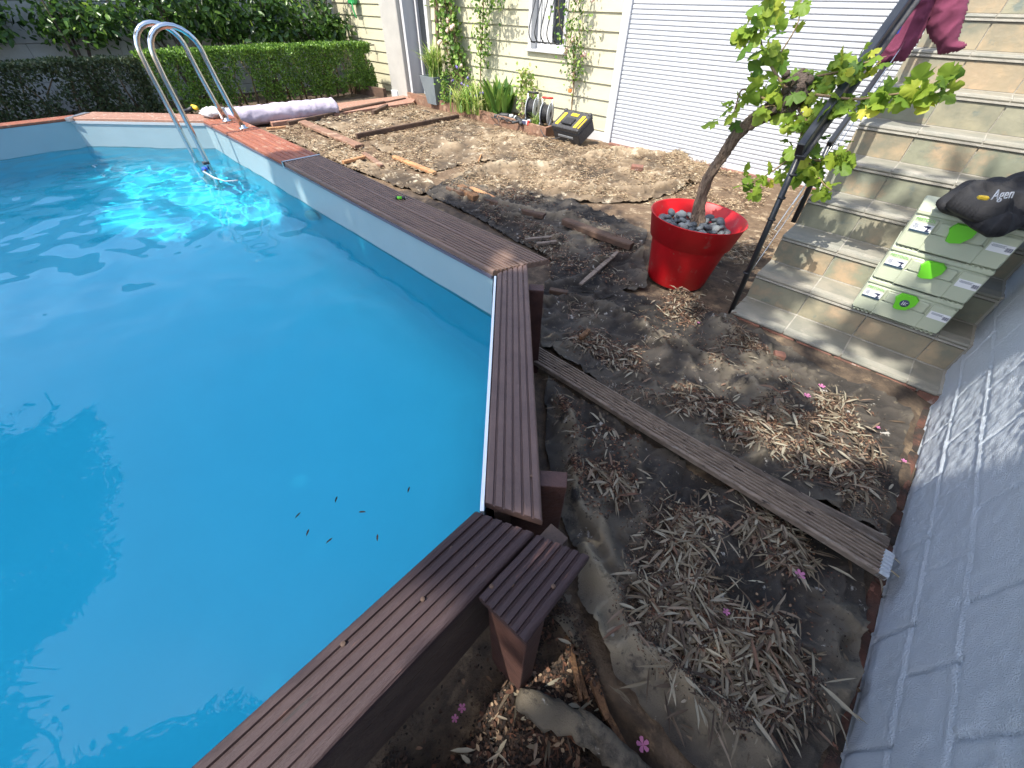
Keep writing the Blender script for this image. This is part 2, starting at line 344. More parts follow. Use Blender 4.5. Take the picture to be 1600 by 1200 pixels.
def grid_mesh(name, X, Y, Z, m, parent=None, mask=None, smooth=True):
    ny, nx = X.shape; V = np.stack([X, Y, Z], -1).reshape(-1, 3); idx = np.arange(nx * ny).reshape(ny, nx)
    q = np.stack([idx[:-1, :-1], idx[:-1, 1:], idx[1:, 1:], idx[1:, :-1]], -1).reshape(-1, 4)
    if mask is not None:
        k = mask.ravel(); q = q[k[q].all(1)]; used = np.unique(q); rm = -np.ones(nx * ny, int); rm[used] = np.arange(len(used)); V = V[used]; q = rm[q]
    me = bpy.data.meshes.new(name); me.vertices.add(len(V)); c = np.zeros(3) if parent is None else np.array(world_of(parent))
    me.vertices.foreach_set('co', (V - c).astype(np.float32).ravel()); me.loops.add(q.size); me.loops.foreach_set('vertex_index', q.astype(np.int32).ravel())
    me.polygons.add(len(q)); me.polygons.foreach_set('loop_start', np.arange(0, q.size, 4).astype(np.int32)); me.polygons.foreach_set('loop_total', np.full(len(q), 4, np.int32)); me.update(calc_edges=True)
    return fin(name, me, m, parent, smooth)

# ================================================================== GROUND
POOLP = [(-6.78, -2.0), (-6.78, .40), (-5.74, 1.42), (-1.20, 1.34), (-.33, .42), (-.33, -2.6), (-1.2, -3.4), (-5.7, -3.4)]
PIT = [tuple(G(*q)[:2]) for q in ((735, 1010), (870, 930), (920, 1000), (960, 1060), (1030, 1130), (1090, 1240), (500, 1300))]
def base_h(x, y):
    h = (fbm(x * 1.1, y * 1.1, 3, 3) - .5) * .05 + (fbm(x * 5, y * 5, 9, 4) - .5) * .035
    near = np.clip(1 - seg_dist(x, y, [(.67, -2), (.67, 2.7)]) / .12, 0, 1)
    h = h - near * .05 - .01
    d = seg_dist(x, y, PIT + [PIT[0]]); ins = inside(x, y, PIT)
    h = h - np.where(ins, np.clip(d / .08, 0, 1) * .13, 0)
    flat = np.clip((seg_dist(x, y, [(-.6, 2.9), (.8, 2.9)])) / .3, 0, 1); h = h * (.35 + .65 * flat)
    return h
def gnd(x0, x1, y0, y1, st):
    xs = np.arange(x0, x1 + st / 2, st); ys = np.arange(y0, y1 + st / 2, st); return np.meshgrid(xs, ys)
# one sheet with graded spacing, reaching far out
def graded(a, b, st, far):
    core = np.arange(a, b + st / 2, st); k = np.geomspace(st * 2, far, 26); return np.concatenate([a - k[::-1], core, b + k])
X, Y = np.meshgrid(graded(-6.2, .72, .022, 60), graded(-.6, 4.6, .022, 60))
Z = base_h(X, Y)
ins = inside(X, Y, [(p[0] + (.02 if p[0] < -3 else -.02), p[1] - .02 if p[1] > 0 else p[1]) for p in POOLP])
Z = np.where(ins, -1.3, Z)
ground = grid_mesh('ground', X, Y, Z, M['soil']); tag(ground, kind='structure')

# ---- membrane (weed fabric) sheets, with folds
def pxl(pts, z=0.0): return [tuple(G(*p, z)[:2]) for p in pts]
FOLDS = [([(905, 865), (950, 935), (985, 1010), (1060, 1080), (1130, 1130), (1200, 1180)], .05, .03), ([(940, 880), (1000, 930), (1010, 1000)], .03, .025), ([(1290, 1000), (1330, 1050), (1300, 1150)], .03, .03), ([(930, 620), (990, 690), (1010, 760), (980, 850)], .03, .03), ([(1160, 1150), (1230, 1130), (1290, 1060)], .03, .03), ([(870, 640), (905, 700), (900, 790), (945, 870)], .045, .03),  # polyline px, height, width
    ([(850, 480), (905, 470), (965, 492), (1015, 530), (1090, 555), (1150, 592), (1215, 650), (1260, 690)], .05, .035),
    ([(850, 600), (880, 660), (892, 760), (935, 830)], .045, .05), ([(900, 860), (935, 920), (925, 985)], .05, .045),
    ([(935, 985), (1000, 1060), (1100, 1140), (1190, 1190)], .04, .04), ([(985, 700), (940, 800), (960, 900)], .028, .035),
    ([(1060, 700), (1040, 770), (1005, 860)], .02, .04), ([(1000, 430), (1060, 470), (1130, 520), (1190, 560)], .05, .05),
    ([(850, 455), (900, 440), (960, 405), (1010, 400)], .05, .04), ([(700, 300), (800, 330), (900, 350), (1000, 400)], .06, .05),
    ([(720, 285), (780, 265), (860, 262), (960, 240), (1060, 250)], .08, .07), ([(760, 330), (850, 365), (930, 420)], .05, .045),
    ([(850, 290), (900, 300), (1000, 300), (1100, 290)], .06, .06), ([(650, 240), (680, 225), (720, 232)], .05, .05), ([(1300, 700), (1340, 760), (1370, 830)], .015, .04),
    ([(1180, 700), (1240, 740), (1300, 790)], .02, .05), ([(1180, 1000), (1260, 1010), (1330, 960)], .02, .05), ([(1060, 470), (1110, 500), (1150, 540)], .03, .03)]
FOLDW = [(pxl(p), h, w_) for p, h, w_ in FOLDS]
_cr = np.random.default_rng(21); CREASE = []
for _ in range(34):
    x0_, y0_ = _cr.uniform(-1.3, .5), _cr.uniform(.15, 2.6); a_ = _cr.normal(-.75, .7); L_ = _cr.uniform(.2, .7); p_ = [(x0_, y0_)]
    for _k in range(4): a_ += _cr.normal(0, .28); p_.append((p_[-1][0] + math.cos(a_) * L_ / 4, p_[-1][1] + math.sin(a_) * L_ / 4))
    CREASE.append((p_, _cr.uniform(.010, .026), _cr.uniform(.009, .018)))
def fold_h(x, y):
    wx = x + (fbm(x * 6, y * 6, 21, 3) - .5) * .10; wy = y + (fbm(x * 6, y * 6, 25, 3) - .5) * .10; h = 0
    for pl, hh, ww in CREASE:
        d = seg_dist(x + (wx - x) * .35, y + (wy - y) * .35, pl); h = h + hh * np.exp(-d / ww)
    for pl, hh, ww in FOLDW:
        d = seg_dist(wx, wy, pl); h = h + hh * np.exp(-(d / ww) ** 2) * (.6 + .8 * fbm(x * 3, y * 3, 31, 2))
    n = 1 - np.abs(2 * fbm(wx * 4.2, wy * 3.1, 41, 4) - 1); h = h + (n ** 5) * .032; n3_ = 1 - np.abs(2 * fbm((wx + wy) * 3.2, (wx - wy) * 9, 46, 2) - 1); h = h + n3_ ** 9 * .022; n2 = 1 - np.abs(2 * fbm(wx * 9.5 + 4, wy * 7.5, 44, 3) - 1); h = h + (n2 ** 7) * .012
    return h + (fbm(x * 22, y * 22, 51, 2) - .5) * .006
def surf(x, y): return base_h(x, y) + fold_h(x, y) + .006
def sheet(name, label, pts, m, st=.011, cat='fabric', group='weed membrane sheets lying on the soil', dz=0):
    poly = pxl(pts); P = np.array(poly); x0, y0 = P.min(0) - st; x1, y1 = P.max(0) + st
    X, Y = np.meshgrid(np.arange(x0, x1, st), np.arange(y0, y1, st))
    d = seg_dist(X, Y, poly + [poly[0]]); ins = inside(X, Y, poly); sd = np.where(ins, d, -d) + (fbm(X * 5, Y * 5, 77, 2) - .5) * .08
    gy_, gx_ = np.gradient(sd, st); gl_ = np.hypot(gx_, gy_) + 1e-6; mask = sd > -st; mv = np.where((sd < 0) & mask, -sd, 0); X = X + gx_ / gl_ * np.clip(mv, 0, st); Y = Y + gy_ / gl_ * np.clip(mv, 0, st)
    Z = surf(X, Y) + dz + np.clip(1 - np.abs(sd) / .035, 0, 1) ** 1.5 * .012 * (fbm(X * 3.5, Y * 3.5, 88, 2))
    fold_tone = np.clip(fold_h(X, Y) / .055 * .36 + (fbm(X * 2.6, Y * 2.6, 303, 5) - .36) * 1.15, 0, 1)   # darker in the hollows, paler on the folds, mottled by noise
    o = grid_mesh(name, X, Y, Z, m, mask=mask); tag(o, label, cat, group)
    at = o.data.attributes.new('rnd', 'FLOAT', 'POINT'); kk = mask.ravel(); iq = np.arange(mask.size).reshape(mask.shape)
    qq = np.stack([iq[:-1, :-1], iq[:-1, 1:], iq[1:, 1:], iq[1:, :-1]], -1).reshape(-1, 4); used = np.unique(qq[kk[qq].all(1)]); at.data.foreach_set('value', fold_tone.ravel()[used].astype(np.float32))
    c = P.mean(0); origin(o, (c[0], c[1], 0))
    return o
sheet('weed_membrane', 'dirty grey weed membrane heaped with dry leaves, between loose plank and pool corner',
      [(850, 590), (1000, 690), (1350, 890), (1365, 950), (1345, 1060), (1300, 1190), (1260, 1290), (1130, 1260), (1040, 1120), (960, 1050), (925, 985), (900, 930), (900, 870), (870, 800), (845, 700)], M['membrane'])
sheet('weed_membrane', 'dark dirty membrane between the loose plank and the bottom stair beside the white wall',
      [(848, 450), (905, 440), (985, 460), (1060, 480), (1140, 500), (1290, 580), (1425, 640), (1425, 700), (1385, 845), (1200, 755), (1000, 650), (848, 545)], M['membrane'])
sheet('weed_membrane', 'crumpled grey membrane strip in the shade, between wide pool coping and red pot',
      [(660, 300), (700, 285), (800, 300), (900, 320), (1005, 360), (1010, 450), (940, 470), (860, 440), (860, 410), (760, 350)], M['membrane'])
sheet('weed_membrane', 'sunlit tan membrane with a raised torn fold in front of the white roller shutter',
      [(690, 290), (740, 262), (800, 250), (900, 235), (1060, 245), (1120, 270), (1060, 300), (1000, 320), (900, 318), (800, 310)], M['membrane_tan'])
sheet('weed_membrane', 'crumpled pale membrane scraps along the far sunlit coping of the pool',
      [(440, 215), (500, 220), (560, 240), (620, 262), (680, 290), (660, 305), (560, 270), (490, 238), (430, 215)], M['membrane_tan'])
sheet('weed_membrane', 'flat tan membrane square framed by timbers beside the planting bed',
      [(480, 190), (560, 180), (640, 165), (700, 185), (620, 205), (560, 218)], M['membrane_tan'], .025)
sheet('weed_membrane', 'large sunlit membrane under straw, in front of the timber edge of the bed',
      [(575, 225), (640, 208), (720, 192), (860, 222), (940, 235), (820, 246), (730, 258), (660, 272)], M['membrane_tan'], .025)
# rolled / thrown flap of membrane at the bottom edge
flap = MB()
for pts, r0 in (([(812, 1085), (850, 1105), (900, 1128), (950, 1160), (990, 1200), (1010, 1240)], .034), ([(905, 1110), (985, 1180), (1040, 1240)], .022), ([(870, 950), (930, 1020), (985, 1080), (1050, 1130)], .02), ([(880, 925), (900, 945), (905, 965)], .03)):
    P = [G(*q, .0) for q in pts]; Q = []
    for a, b in zip(P[:-1], P[1:]):
        for t in np.linspace(0, 1, 6)[:-1]: Q.append(a * (1 - t) + b * t)
    Q = np.array(Q + [P[-1]]); Q[:, 2] = -.05 + .012 * np.sin(np.arange(len(Q)) * .8); rr = r0 * (1 + .5 * (vn(np.arange(len(Q)) * .7, np.zeros(len(Q)), 5) - .3))
    flap.tube(Q, rr, 14, flat=.5, jit=.22, r=.62)
o = flap.build('weed_membrane', M['membrane']); tag(o, 'rolled over membrane folds beside the splintered wood below the short plank', 'fabric', 'weed membrane sheets lying on the soil')

# dry sunlit ground beyond (bark chips and earth), thin layer over the soil
X, Y = gnd(-8.6, -.45, 2.3, 6.02, .045); 
def shade_edge(x):
    return np.interp(x, [-13, -8, -7.4, -6.9, -5.6, -4.65, -4.2, -3.8, -3.6, -3.3, -2.9, -1.9, -1.3, -.8, -.4, 0, .7, 3], [2.1, 1.9, .6, -.15, .05, .2, .9, 1.75, 2.3, 2.8, 3.2, 3.5, 3.2, 3.0, 3.4, 3.75, 4.8, 4.9])
edge = np.interp(X, [-8.6, -6, -4, -3, -2, -1, -.4], [2.0, 2.0, 2.5, 3.1, 3.5, 3.6, 3.7]) + (fbm(X * 3, Y * 3, 61, 3) - .5) * .7
bed = tag(grid_mesh('dry_earth', X, Y, base_h(X, Y) + .008 - np.clip((edge + .15 - Y) / .2, 0, 1) * .03, M['dirt_dry'], mask=(Y > edge)), kind='structure')

# ---- litter
def scatter_poly(pts, n, z=0.0, dens=None):
    poly = pxl(pts, z); P = np.array(poly); lo, hi = P.min(0), P.max(0); out = np.zeros((0, 2))
    while len(out) < n:
        q = rng.uniform(lo, hi, (n * 3, 2)); k = inside(q[:, 0], q[:, 1], poly); f = fbm(q[:, 0] * 4, q[:, 1] * 4, 91, 3); k &= rng.random(len(q)) < np.clip((f - .40) * 6, 0.03, 1)
        out = np.vstack([out, q[k]])
    return out[:n]
def litter(name, label, pts, n, L, W, m='litter', tpl=LANCE, up=.012, tilt=.27, cat='litter'):
    q = scatter_poly(pts, n); z = surf(q[:, 0], q[:, 1]) + rng.random(n) ** 2 * up + .003
    a = rng.normal(-.9, 1.4, n) if tpl is LANCE else rng.uniform(0, 6.3, n); D = np.stack([np.cos(a), np.sin(a), rng.normal(0, .08, n)], 1)
    N_ = rng.normal(0, tilt, (n, 3)); N_[:, 2] = 1
    o = leaves(name, M[m], np.column_stack([q, z]), D, N_, rng.uniform(*L, n), rng.uniform(*W, n), tpl)
    return tag(o, label, cat, kind='stuff')
P1 = [(1080, 740), (1160, 760), (1230, 830), (1300, 880), (1270, 960), (1290, 1030), (1230, 1120), (1170, 1140), (1080, 1060), (1000, 960), (1040, 850)]
litter('dry_leaves', 'big heap of long dry oleander leaves on the membrane nearest the viewer', P1, 1700, (.02, .12), (.004, .012), up=.03)
litter('bark_crumbs', 'black soil crumbs spread round the big leaf heap', [(1030, 700), (1160, 740), (1330, 900), (1320, 1010), (1230, 1150), (1150, 1160), (970, 980), (1000, 850)], 9000, (.003, .010), (.003, .007), 'soot', OVAL, up=.004)
litter('bark_crumbs', 'dark crumbs and broken leaf bits under the big leaf heap', P1, 6000, (.006, .018), (.004, .010), 'crumbs', OVAL)
litter('dry_leaves', 'stray dry leaves and twigs thinly spread over the near membranes', [(860, 470), (1000, 470), (1200, 560), (1400, 660), (1370, 900), (1330, 1100), (1200, 1200), (1000, 1050), (900, 860), (860, 640)], 900, (.012, .09), (.003, .011), up=.012)
litter('soil_bits', 'black and brown grit scattered over the near membranes', [(860, 470), (1000, 470), (1200, 560), (1400, 660), (1370, 900), (1330, 1100), (1200, 1200), (1000, 1050), (900, 860), (860, 640)], 14000, (.002, .009), (.002, .006), 'crumbs', OVAL, up=.003)
litter('dry_leaves', 'thin loose scatter of dry leaves round the big heap', [(1000, 690), (1180, 740), (1350, 900), (1330, 1050), (1230, 1200), (1060, 1150), (940, 960)], 420, (.02, .11), (.004, .012), up=.012)
P2 = [(880, 660), (940, 650), (1010, 700), (1000, 770), (950, 800), (900, 760)]
litter('dry_leaves', 'small group of dry leaves between pool posts and loose plank', P2, 170, (.03, .10), (.006, .014), up=.02)
litter('bark_crumbs', 'reddish crumbs between pool posts and loose plank', [(870, 640), (1000, 690), (990, 760), (930, 840), (900, 790)], 2600, (.006, .02), (.004, .011), 'crumbs', OVAL)
P3 = [(880, 510), (960, 520), (1060, 590), (1160, 640), (1180, 700), (1100, 680), (1000, 620), (900, 560)]
litter('dry_leaves', 'band of dry leaves along the far side of the loose plank', P3, 520, (.025, .09), (.006, .013), up=.02)
litter('bark_crumbs', 'dark crumbs along the far side of the loose plank', P3, 3000, (.006, .02), (.004, .011), 'crumbs', OVAL)
P4 = [(1120, 600), (1200, 600), (1300, 610), (1390, 660), (1370, 720), (1340, 790), (1250, 760), (1180, 700), (1100, 640)]
litter('dry_leaves', 'dry leaves on the membrane in front of the bottom stair and the white wall', P4, 620, (.03, .10), (.006, .014), up=.02)
litter('bark_crumbs', 'crumbs on the membrane near the white wall', P4, 3500, (.006, .02), (.004, .011), 'crumbs', OVAL)
P5 = [(970, 480), (1040, 460), (1120, 480), (1180, 530), (1220, 590), (1330, 620), (1280, 640), (1100, 570), (1000, 530)]
litter('dry_leaves', 'dry leaves and twigs between red pot and bottom stair', P5, 480, (.02, .085), (.004, .011), up=.02)
litter('bark_crumbs', 'dark crumbs between red pot and bottom stair', P5, 3500, (.006, .02), (.004, .011), 'crumbs', OVAL)
P6 = [(700, 300), (800, 300), (1000, 370), (1010, 450), (860, 440), (850, 400)]
litter('dry_leaves', 'leaf litter left of the red pot behind the coping corner', P6, 900, (.02, .08), (.004, .010), up=.02)
litter('bark_crumbs', 'dark crumbs left of the red pot', P6, 4500, (.008, .025), (.005, .014), 'crumbs', OVAL)
P7 = [(1120, 380), (1215, 350), (1200, 420), (1150, 480), (1080, 470)]
litter('dry_leaves', 'leaf litter between the red pot and the black rail post', P7, 600, (.02, .08), (.004, .011), up=.03)
P8 = [(560, 220), (720, 190), (900, 225), (1120, 255), (1200, 300), (1190, 350), (1000, 320), (850, 300), (700, 290), (590, 250)]
litter('straw', 'straw and bark chips over the sunlit dry ground before the house', P8, 17000, (.015, .06), (.004, .010), 'straw', OVAL, up=.02)
litter('wood_chips', 'pale chips on the ground between deck edge and timber frame', [(430, 212), (480, 192), (640, 163), (700, 186), (560, 230), (640, 270), (560, 270), (480, 235)], 6000, (.015, .07), (.005, .016), 'straw', OVAL, up=.02)
litter('soil_bits', 'dark bits and dry leaves in the hollow below the short plank', [(640, 1140), (760, 1010), (860, 950), (900, 1000), (940, 1060), (900, 1150), (1000, 1220), (600, 1260)], 1500, (.006, .03), (.004, .012), 'crumbs', OVAL, up=.02)
litter('soil_bits', 'black earth crumbs in the hollow below the short plank', [(620, 1140), (760, 1000), (880, 930), (940, 1060), (1000, 1220), (560, 1260)], 9000, (.004, .014), (.003, .010), 'soot', OVAL, up=.012)
litter('dry_leaves', 'few long dry leaves in the hollow under the short plank', [(660, 1140), (760, 1030), (900, 1000), (1000, 1160), (900, 1200), (700, 1200)], 60, (.03, .09), (.006, .014), up=.03)

# single pink blossoms
for k_, (px, py) in enumerate(((483, 826), (527, 775), (590, 834), (470, 800), (560, 800), (640, 760), (520, 840))):
    g = G(px, py, .318); tag(leaves('floating_leaf', M['soot'], [g], [(math.cos(px), math.sin(px), 0)], [(0, 0, 1)], .025, .006, LANCE), 'tiny dark leaf bit floating on the shaded near part of the pool', 'leaf', 'leaf bits floating on the pool')
def blossom(px, py, label, s=.022):
    s *= .72
    g = G(px, py); z = float(surf(g[0], g[1])) + .022
    b = MB()
    for k in range(5):
        a = k * 2 * math.pi / 5 + px; d = np.array([math.cos(a), math.sin(a), .25]); pz = np.array([-d[1], d[0], 0])
        P = [np.zeros(3), d * s * .5 - pz * s * .3, d * s - pz * s * .35, d * s * 1.15, d * s + pz * s * .35, d * s * .5 + pz * s * .3]
        b.add([p + np.array([g[0], g[1], z]) for p in P], [(0, 1, 2, 3), (0, 3, 4, 5)])
    b.ball((g[0], g[1], z), s * .2, 6, 4)
    tag(b.build('blossom', M['blossom']), label, 'flower', 'fallen pink blossoms')
for q in ((1281, 607, 'largest fallen pink blossom, on leaves near the bottom stair'), (1258, 622, 'pink petal cluster just left below the largest blossom'), (1367, 672, 'pink blossom on bare tan membrane near white wall, upper one', .014), (1398, 732, 'pink blossom beside the white wall gap, farther down', .014),
          (1240, 905, 'pale pink blossom at right rim of the big leaf heap'), (1130, 960, 'dull pink blossom in the middle of the big leaf heap', .015), (1014, 1160, 'mauve blossom at the bottom edge beside the membrane roll', .024), (718, 1098, 'pink blossom in the dark hollow below the coping', .016),
          (706, 1115, 'second pink blossom in the dark hollow, nearer the coping wall', .014), (1212, 560, 'small pink blossom beside the bottom stair corner', .012), (1090, 508, 'tiny pink blossom between red pot and plank', .012)): blossom(*q)

# ================================================================== POOL
RZ = .57
A_ = np.array([-6.707, .384]); B_ = np.array([-5.70, 1.335]); C_ = G(770, 423, RZ)[:2]; D_ = G(757, 790, RZ)[:2]
Ax = -.412
inner = [(-6.707, -2.1), tuple(A_), tuple(B_), tuple(C_), (float(D_[0]) , float(D_[1])), (Ax, -2.1), (-1.35, -3.0), (-5.75, -3.0)]
pool = empty('swimming_pool', (-3.5, -.8, 0), 'wooden sided swimming pool with ribbed brown coping and pale blue grey liner', 'pool')
FLOOR = -.72
lm = MB(); n = len(inner)
lv = [.545, .27, 0, -.3, -.5, -.63, -.70, FLOOR]; sc_in = [1, 1, 1, 1, .985, .95, .88, .78]
V = []; 
for z, k_ in zip(lv, sc_in): V += [(-3.5 + (x + 3.5) * k_, -.8 + (y + .8) * k_, z) for x, y in inner]
F = [(r * n + i, r * n + (i + 1) % n, (r + 1) * n + (i + 1) % n, (r + 1) * n + i) for r in range(len(lv) - 1) for i in range(n)] + [tuple((len(lv) - 1) * n + i for i in range(n))]
lm.add(V, F); liner = lm.build('liner', [M['liner'], M['liner_pool']], pool, smooth=False)
for i_, p_ in enumerate(liner.data.polygons): p_.material_index = 0 if i_ < n else 1; p_.use_smooth = i_ >= 3 * n
# grooved coping boards
def board(name, a_in, a_out, b_in, b_out, z, m, ngr=5, th=.028, parent=pool, gw=.006, gd=.007, label=None, seg=14, warp=.0015):
    a_in, a_out, b_in, b_out = [np.array(q[:2], float) for q in (a_in, a_out, b_in, b_out)]
    W = np.linalg.norm(a_out - a_in); prof = [(0, -th), (0, -.006), (.004 / W, -.0015), (.009 / W, 0)]
    for k in range(ngr):
        c = (k + 1) / (ngr + 1); g = gw / W / 2; prof += [(c - g * 1.6, 0), (c - g, -gd), (c + g, -gd), (c + g * 1.6, 0)]
    prof += [(1 - .009 / W, 0), (1 - .004 / W, -.0015), (1, -.006), (1, -th)]
    V = []; k = len(prof)
    for s in range(seg + 1):
        t = s / seg; p0 = a_in * (1 - t) + b_in * t; p1 = a_out * (1 - t) + b_out * t; dz = warp * math.sin(t * 9 + a_in[0] * 5)
        V += [(*(p0 + (p1 - p0) * u), z + h + dz) for u, h in prof]
    F = [(s * k + j, s * k + (j + 1) % k, (s + 1) * k + (j + 1) % k, (s + 1) * k + j) for s in range(seg) for j in range(k)] + [tuple(range(k - 1, -1, -1)), tuple(seg * k + j for j in range(k))]
    b = MB().add(V, F); o = b.build(name, m, parent, smooth=False)
    if label: o['label'] = label
    return o
u3 = (C_ - B_) / np.linalg.norm(C_ - B_); n3 = np.array([-u3[1], u3[0]])
xc = -3.713; tclip = (xc - B_[0]) / (C_[0] - B_[0]); Pc = B_ + (C_ - B_) * tclip
W1 = .148
Cout = G(858, 405, RZ)[:2]
mid = (C_ + Cout) / 2
board('coping_board', B_, B_ + n3 * W1 + u3 * (-.06), Pc - u3 * .006, Pc - u3 * .006 + n3 * W1, RZ, M['wood_redder'], 2, label='redder coping board at the ladder')  # boards up to the joint clip get a redder tone than those past it
board('coping_board', B_ + n3 * (W1 + .006) - u3 * .062, B_ + n3 * (2 * W1 + .006) - u3 * .12, Pc - u3 * .006 + n3 * (W1 + .006), Pc - u3 * .006 + n3 * (2 * W1 + .006), RZ, M['wood_redder'], 2)
board('coping_board', Pc + u3 * .006, Pc + u3 * .006 + n3 * W1, C_, C_ + (Cout - C_) * .485, RZ, M['wood_red_x'], 6, seg=30)
board('coping_board', Pc + u3 * .006 + n3 * (W1 + .006), Pc + u3 * .006 + n3 * (2 * W1 + .006), C_ + (Cout - C_) * .515, Cout, RZ + .001, M['wood_red_x'], 6, seg=30)
board('coping_board', G(777, 426, RZ), G(824, 409, RZ), G(757, 783, RZ), G(848, 812, RZ), RZ - .004, M['wood_diag'], 5, label='narrow ribbed board on the diagonal side of the pool')
s5a, s5b = G(742, 798, RZ), G(826, 824, RZ); s5b = np.array([-.262, s5b[1]]); s5a = np.array([Ax, s5a[1]])
board('coping_board', (Ax, -1.2), (-.262, -1.2), s5a, s5b, RZ - .002, M['wood_red_y'], 5, seg=30, label='dark red ribbed board along the near side of the pool')
blk = [G(q[0], q[1], RZ)[:2] for q in ((747, 929), (822, 1002), (833, 829), (922, 868))]
board('coping_board', (-.256, blk[0][1]), blk[1], (-.256, blk[2][1]), blk[3], RZ - .004, M['wood_red_y'], 5, seg=6, label='short cut ribbed plank at the near pool corner')
board('coping_board', A_, A_ + np.array([-.11, .12]), B_ - (B_ - A_) * 0, B_ + np.array([-.06, .148]), RZ, M['wood_pale'], 5)
board('coping_board', A_ + np.array([-.113, .124]), A_ + np.array([-.22, .24]), B_ + np.array([-.062, .151]), B_ + np.array([-.12, .29]), RZ, M['wood_pale'], 5)
board('coping_board', (A_[0], -2.1), (A_[0] - .148, -2.1), A_, A_ + np.array([-.148, .06]), RZ, M['wood_redder'], 2)
# plugged screw holes on boards
for px, py in ((791, 438), (817, 437), (784, 746), (831, 742), (706, 855), (745, 885), (768, 915), (800, 912), (535, 1005), (660, 935), (865, 915)):
    g = G(px, py, RZ); MB().lathe((g[0], g[1], RZ - .004), [(.0001, .0012), (.005, .0012), (.0055, 0)], 10).build('screw_head', M['timber_dark'], pool)
# profile strips below the coping
def strip(name, p, q, z0, z1, t, m, off=.0):
    p = np.array(p, float); q = np.array(q, float); d = (q - p) / np.linalg.norm(q - p); nn = np.array([d[1], -d[0]])
    return MB().quadbox(p + nn * (off), q + nn * off, q + nn * (off + t), p + nn * (off + t), z0, z1).build(name, m, pool, smooth=False)
strip('edge_profile', B_, C_, .528, .5445, .008, M['liner_dark'], .002)
strip('edge_profile', A_, B_, .522, .5445, .008, M['grey_plastic'], .002)
strip('edge_profile', G(776, 430, RZ)[:2], G(757, 797, RZ)[:2], .535, .566, .010, M['liner_white'], .002)
# metal joint clips
cl = MB(); q0, q1 = Pc - n3 * .01, Pc + n3 * .305
cl.quadbox(q0 - u3 * .012, q0 + u3 * .012, q1 + u3 * .012, q1 - u3 * .012, RZ + .0015, RZ + .004); cl.quadbox(q0 - u3 * .014, q0 + u3 * .014, q0 + u3 * .014 + n3 * .004, q0 - u3 * .014 + n3 * .004, RZ - .04, RZ + .004)
cl.build('joint_clip', M['alu'], pool)
cl = MB(); a1 = A_ + np.array([-.20, .17]); cl.quadbox(A_ + [.01, -.03], A_ + [.02, .0], a1 + [.04, .03], a1 + [.0, -.02], RZ + .0015, RZ + .005); cl.box((A_[0] + .015, A_[1] - .005, RZ - .012), (.05, .05, .03), .6)
cl.build('joint_clip', M['alu'], pool)
# wall panels (planks) and posts
def panel(p, q, off, name='wall_panel', z1=.54, z0=-.2, t=.045):
    p = np.array(p, float); q = np.array(q, float); d = (q - p) / np.linalg.norm(q - p); nn = -np.array([d[1], -d[0]]); b = MB(); h = .145; z = z1
    while z > z0:
        b.quadbox(p + nn * off, q + nn * off, q + nn * (off + t), p + nn * (off + t), max(z - h + .005, z0), z); z -= h
    return b.build(name, M['panel'], pool, smooth=False)
panel((Ax, -2.1), (Ax, .30), -.095); 
panel(tuple(D_), tuple(C_), -.07); panel(tuple(C_), tuple(B_), -.12, z0=-.1); panel(tuple(B_), tuple(A_), -.12, z0=-.1); panel(tuple(A_), (A_[0], -2.1), -.08, z0=-.1)
PT = .526
def post(pts_px, z, inward, name='post', zb=-.22):
    a, b = [G(*q, z)[:2] for q in pts_px]; i = np.array(inward); bb = MB().quadbox(a, b, b + i, a + i, zb, z); bb = bb.build(name, M['post'], pool, smooth=False); 
    mdf = bb.modifiers.new('b', 'BEVEL'); mdf.width = .004; mdf.segments = 2; return bb
post(((850, 445), (850, 454.5)), PT, (-.13, -.10)); post(((887, 737), (886, 762)), PT, (-.12, -.10))
bx = MB(); bx.quadbox((-.256, .205), (-.128, .205), (-.128, .27), (-.256, .27), -.25, RZ - .033)
o = bx.build('post', M['post'], pool, smooth=False); mdf = o.modifiers.new('b', 'BEVEL'); mdf.width = .004; mdf.segments = 2
bx = MB(); bx.quadbox((-.256, .27), (-.20, .27), (-.20, .44), (-.256, .44), -.25, RZ - .034); bx.build('post', M['panel'], pool, smooth=False)
# return fitting in the far long wall, below the waterline
g = GY(487, 318, 1.27); fit = MB(); fit.lathe((g[0], 1.262, .19), [(.075, 0), (.085, .004), (.08, .035), (.05, .06), (.0001, .065)], 24, axis=(0, -1, 0)); fit.build('return_fitting', M['white_plastic'], pool)
# water
WZ = .30
def water_mat():
    m = bpy.data.materials.new('water'); m.use_nodes = True; t = m.node_tree; N = t.nodes; L = t.links; N.remove(N['Principled BSDF'])
    out = N['Material Output']; tr = N.new('ShaderNodeBsdfRefraction'); tr.inputs['Roughness'].default_value = 0; tr.inputs['IOR'].default_value = 1.33; tr.inputs[0].default_value = (.27, .89, 1, 1)
    gl = N.new('ShaderNodeBsdfGlossy'); gl.inputs['Roughness'].default_value = .01
    mx = N.new('ShaderNodeMixShader'); fr = N.new('ShaderNodeFresnel'); fr.inputs[0].default_value = 1.33
    L.new(fr.outputs[0], mx.inputs[0]); L.new(tr.outputs[0], mx.inputs[1]); L.new(gl.outputs[0], mx.inputs[2]); L.new(mx.outputs[0], out.inputs['Surface'])
    return m
M['water'] = water_mat()
st = .022
xs = np.arange(-6.9, -.2, st); ys = np.arange(-3.2, 1.6, st); X, Y = np.meshgrid(xs, ys)
amp = .12 + .88 * np.clip((-X - 1.5) / 3.5, 0, 1)
wx = X + .25 * fbm(X * 1.3, Y * 1.3, 5, 2); wy = Y + .25 * fbm(X * 1.3, Y * 1.3, 8, 2)
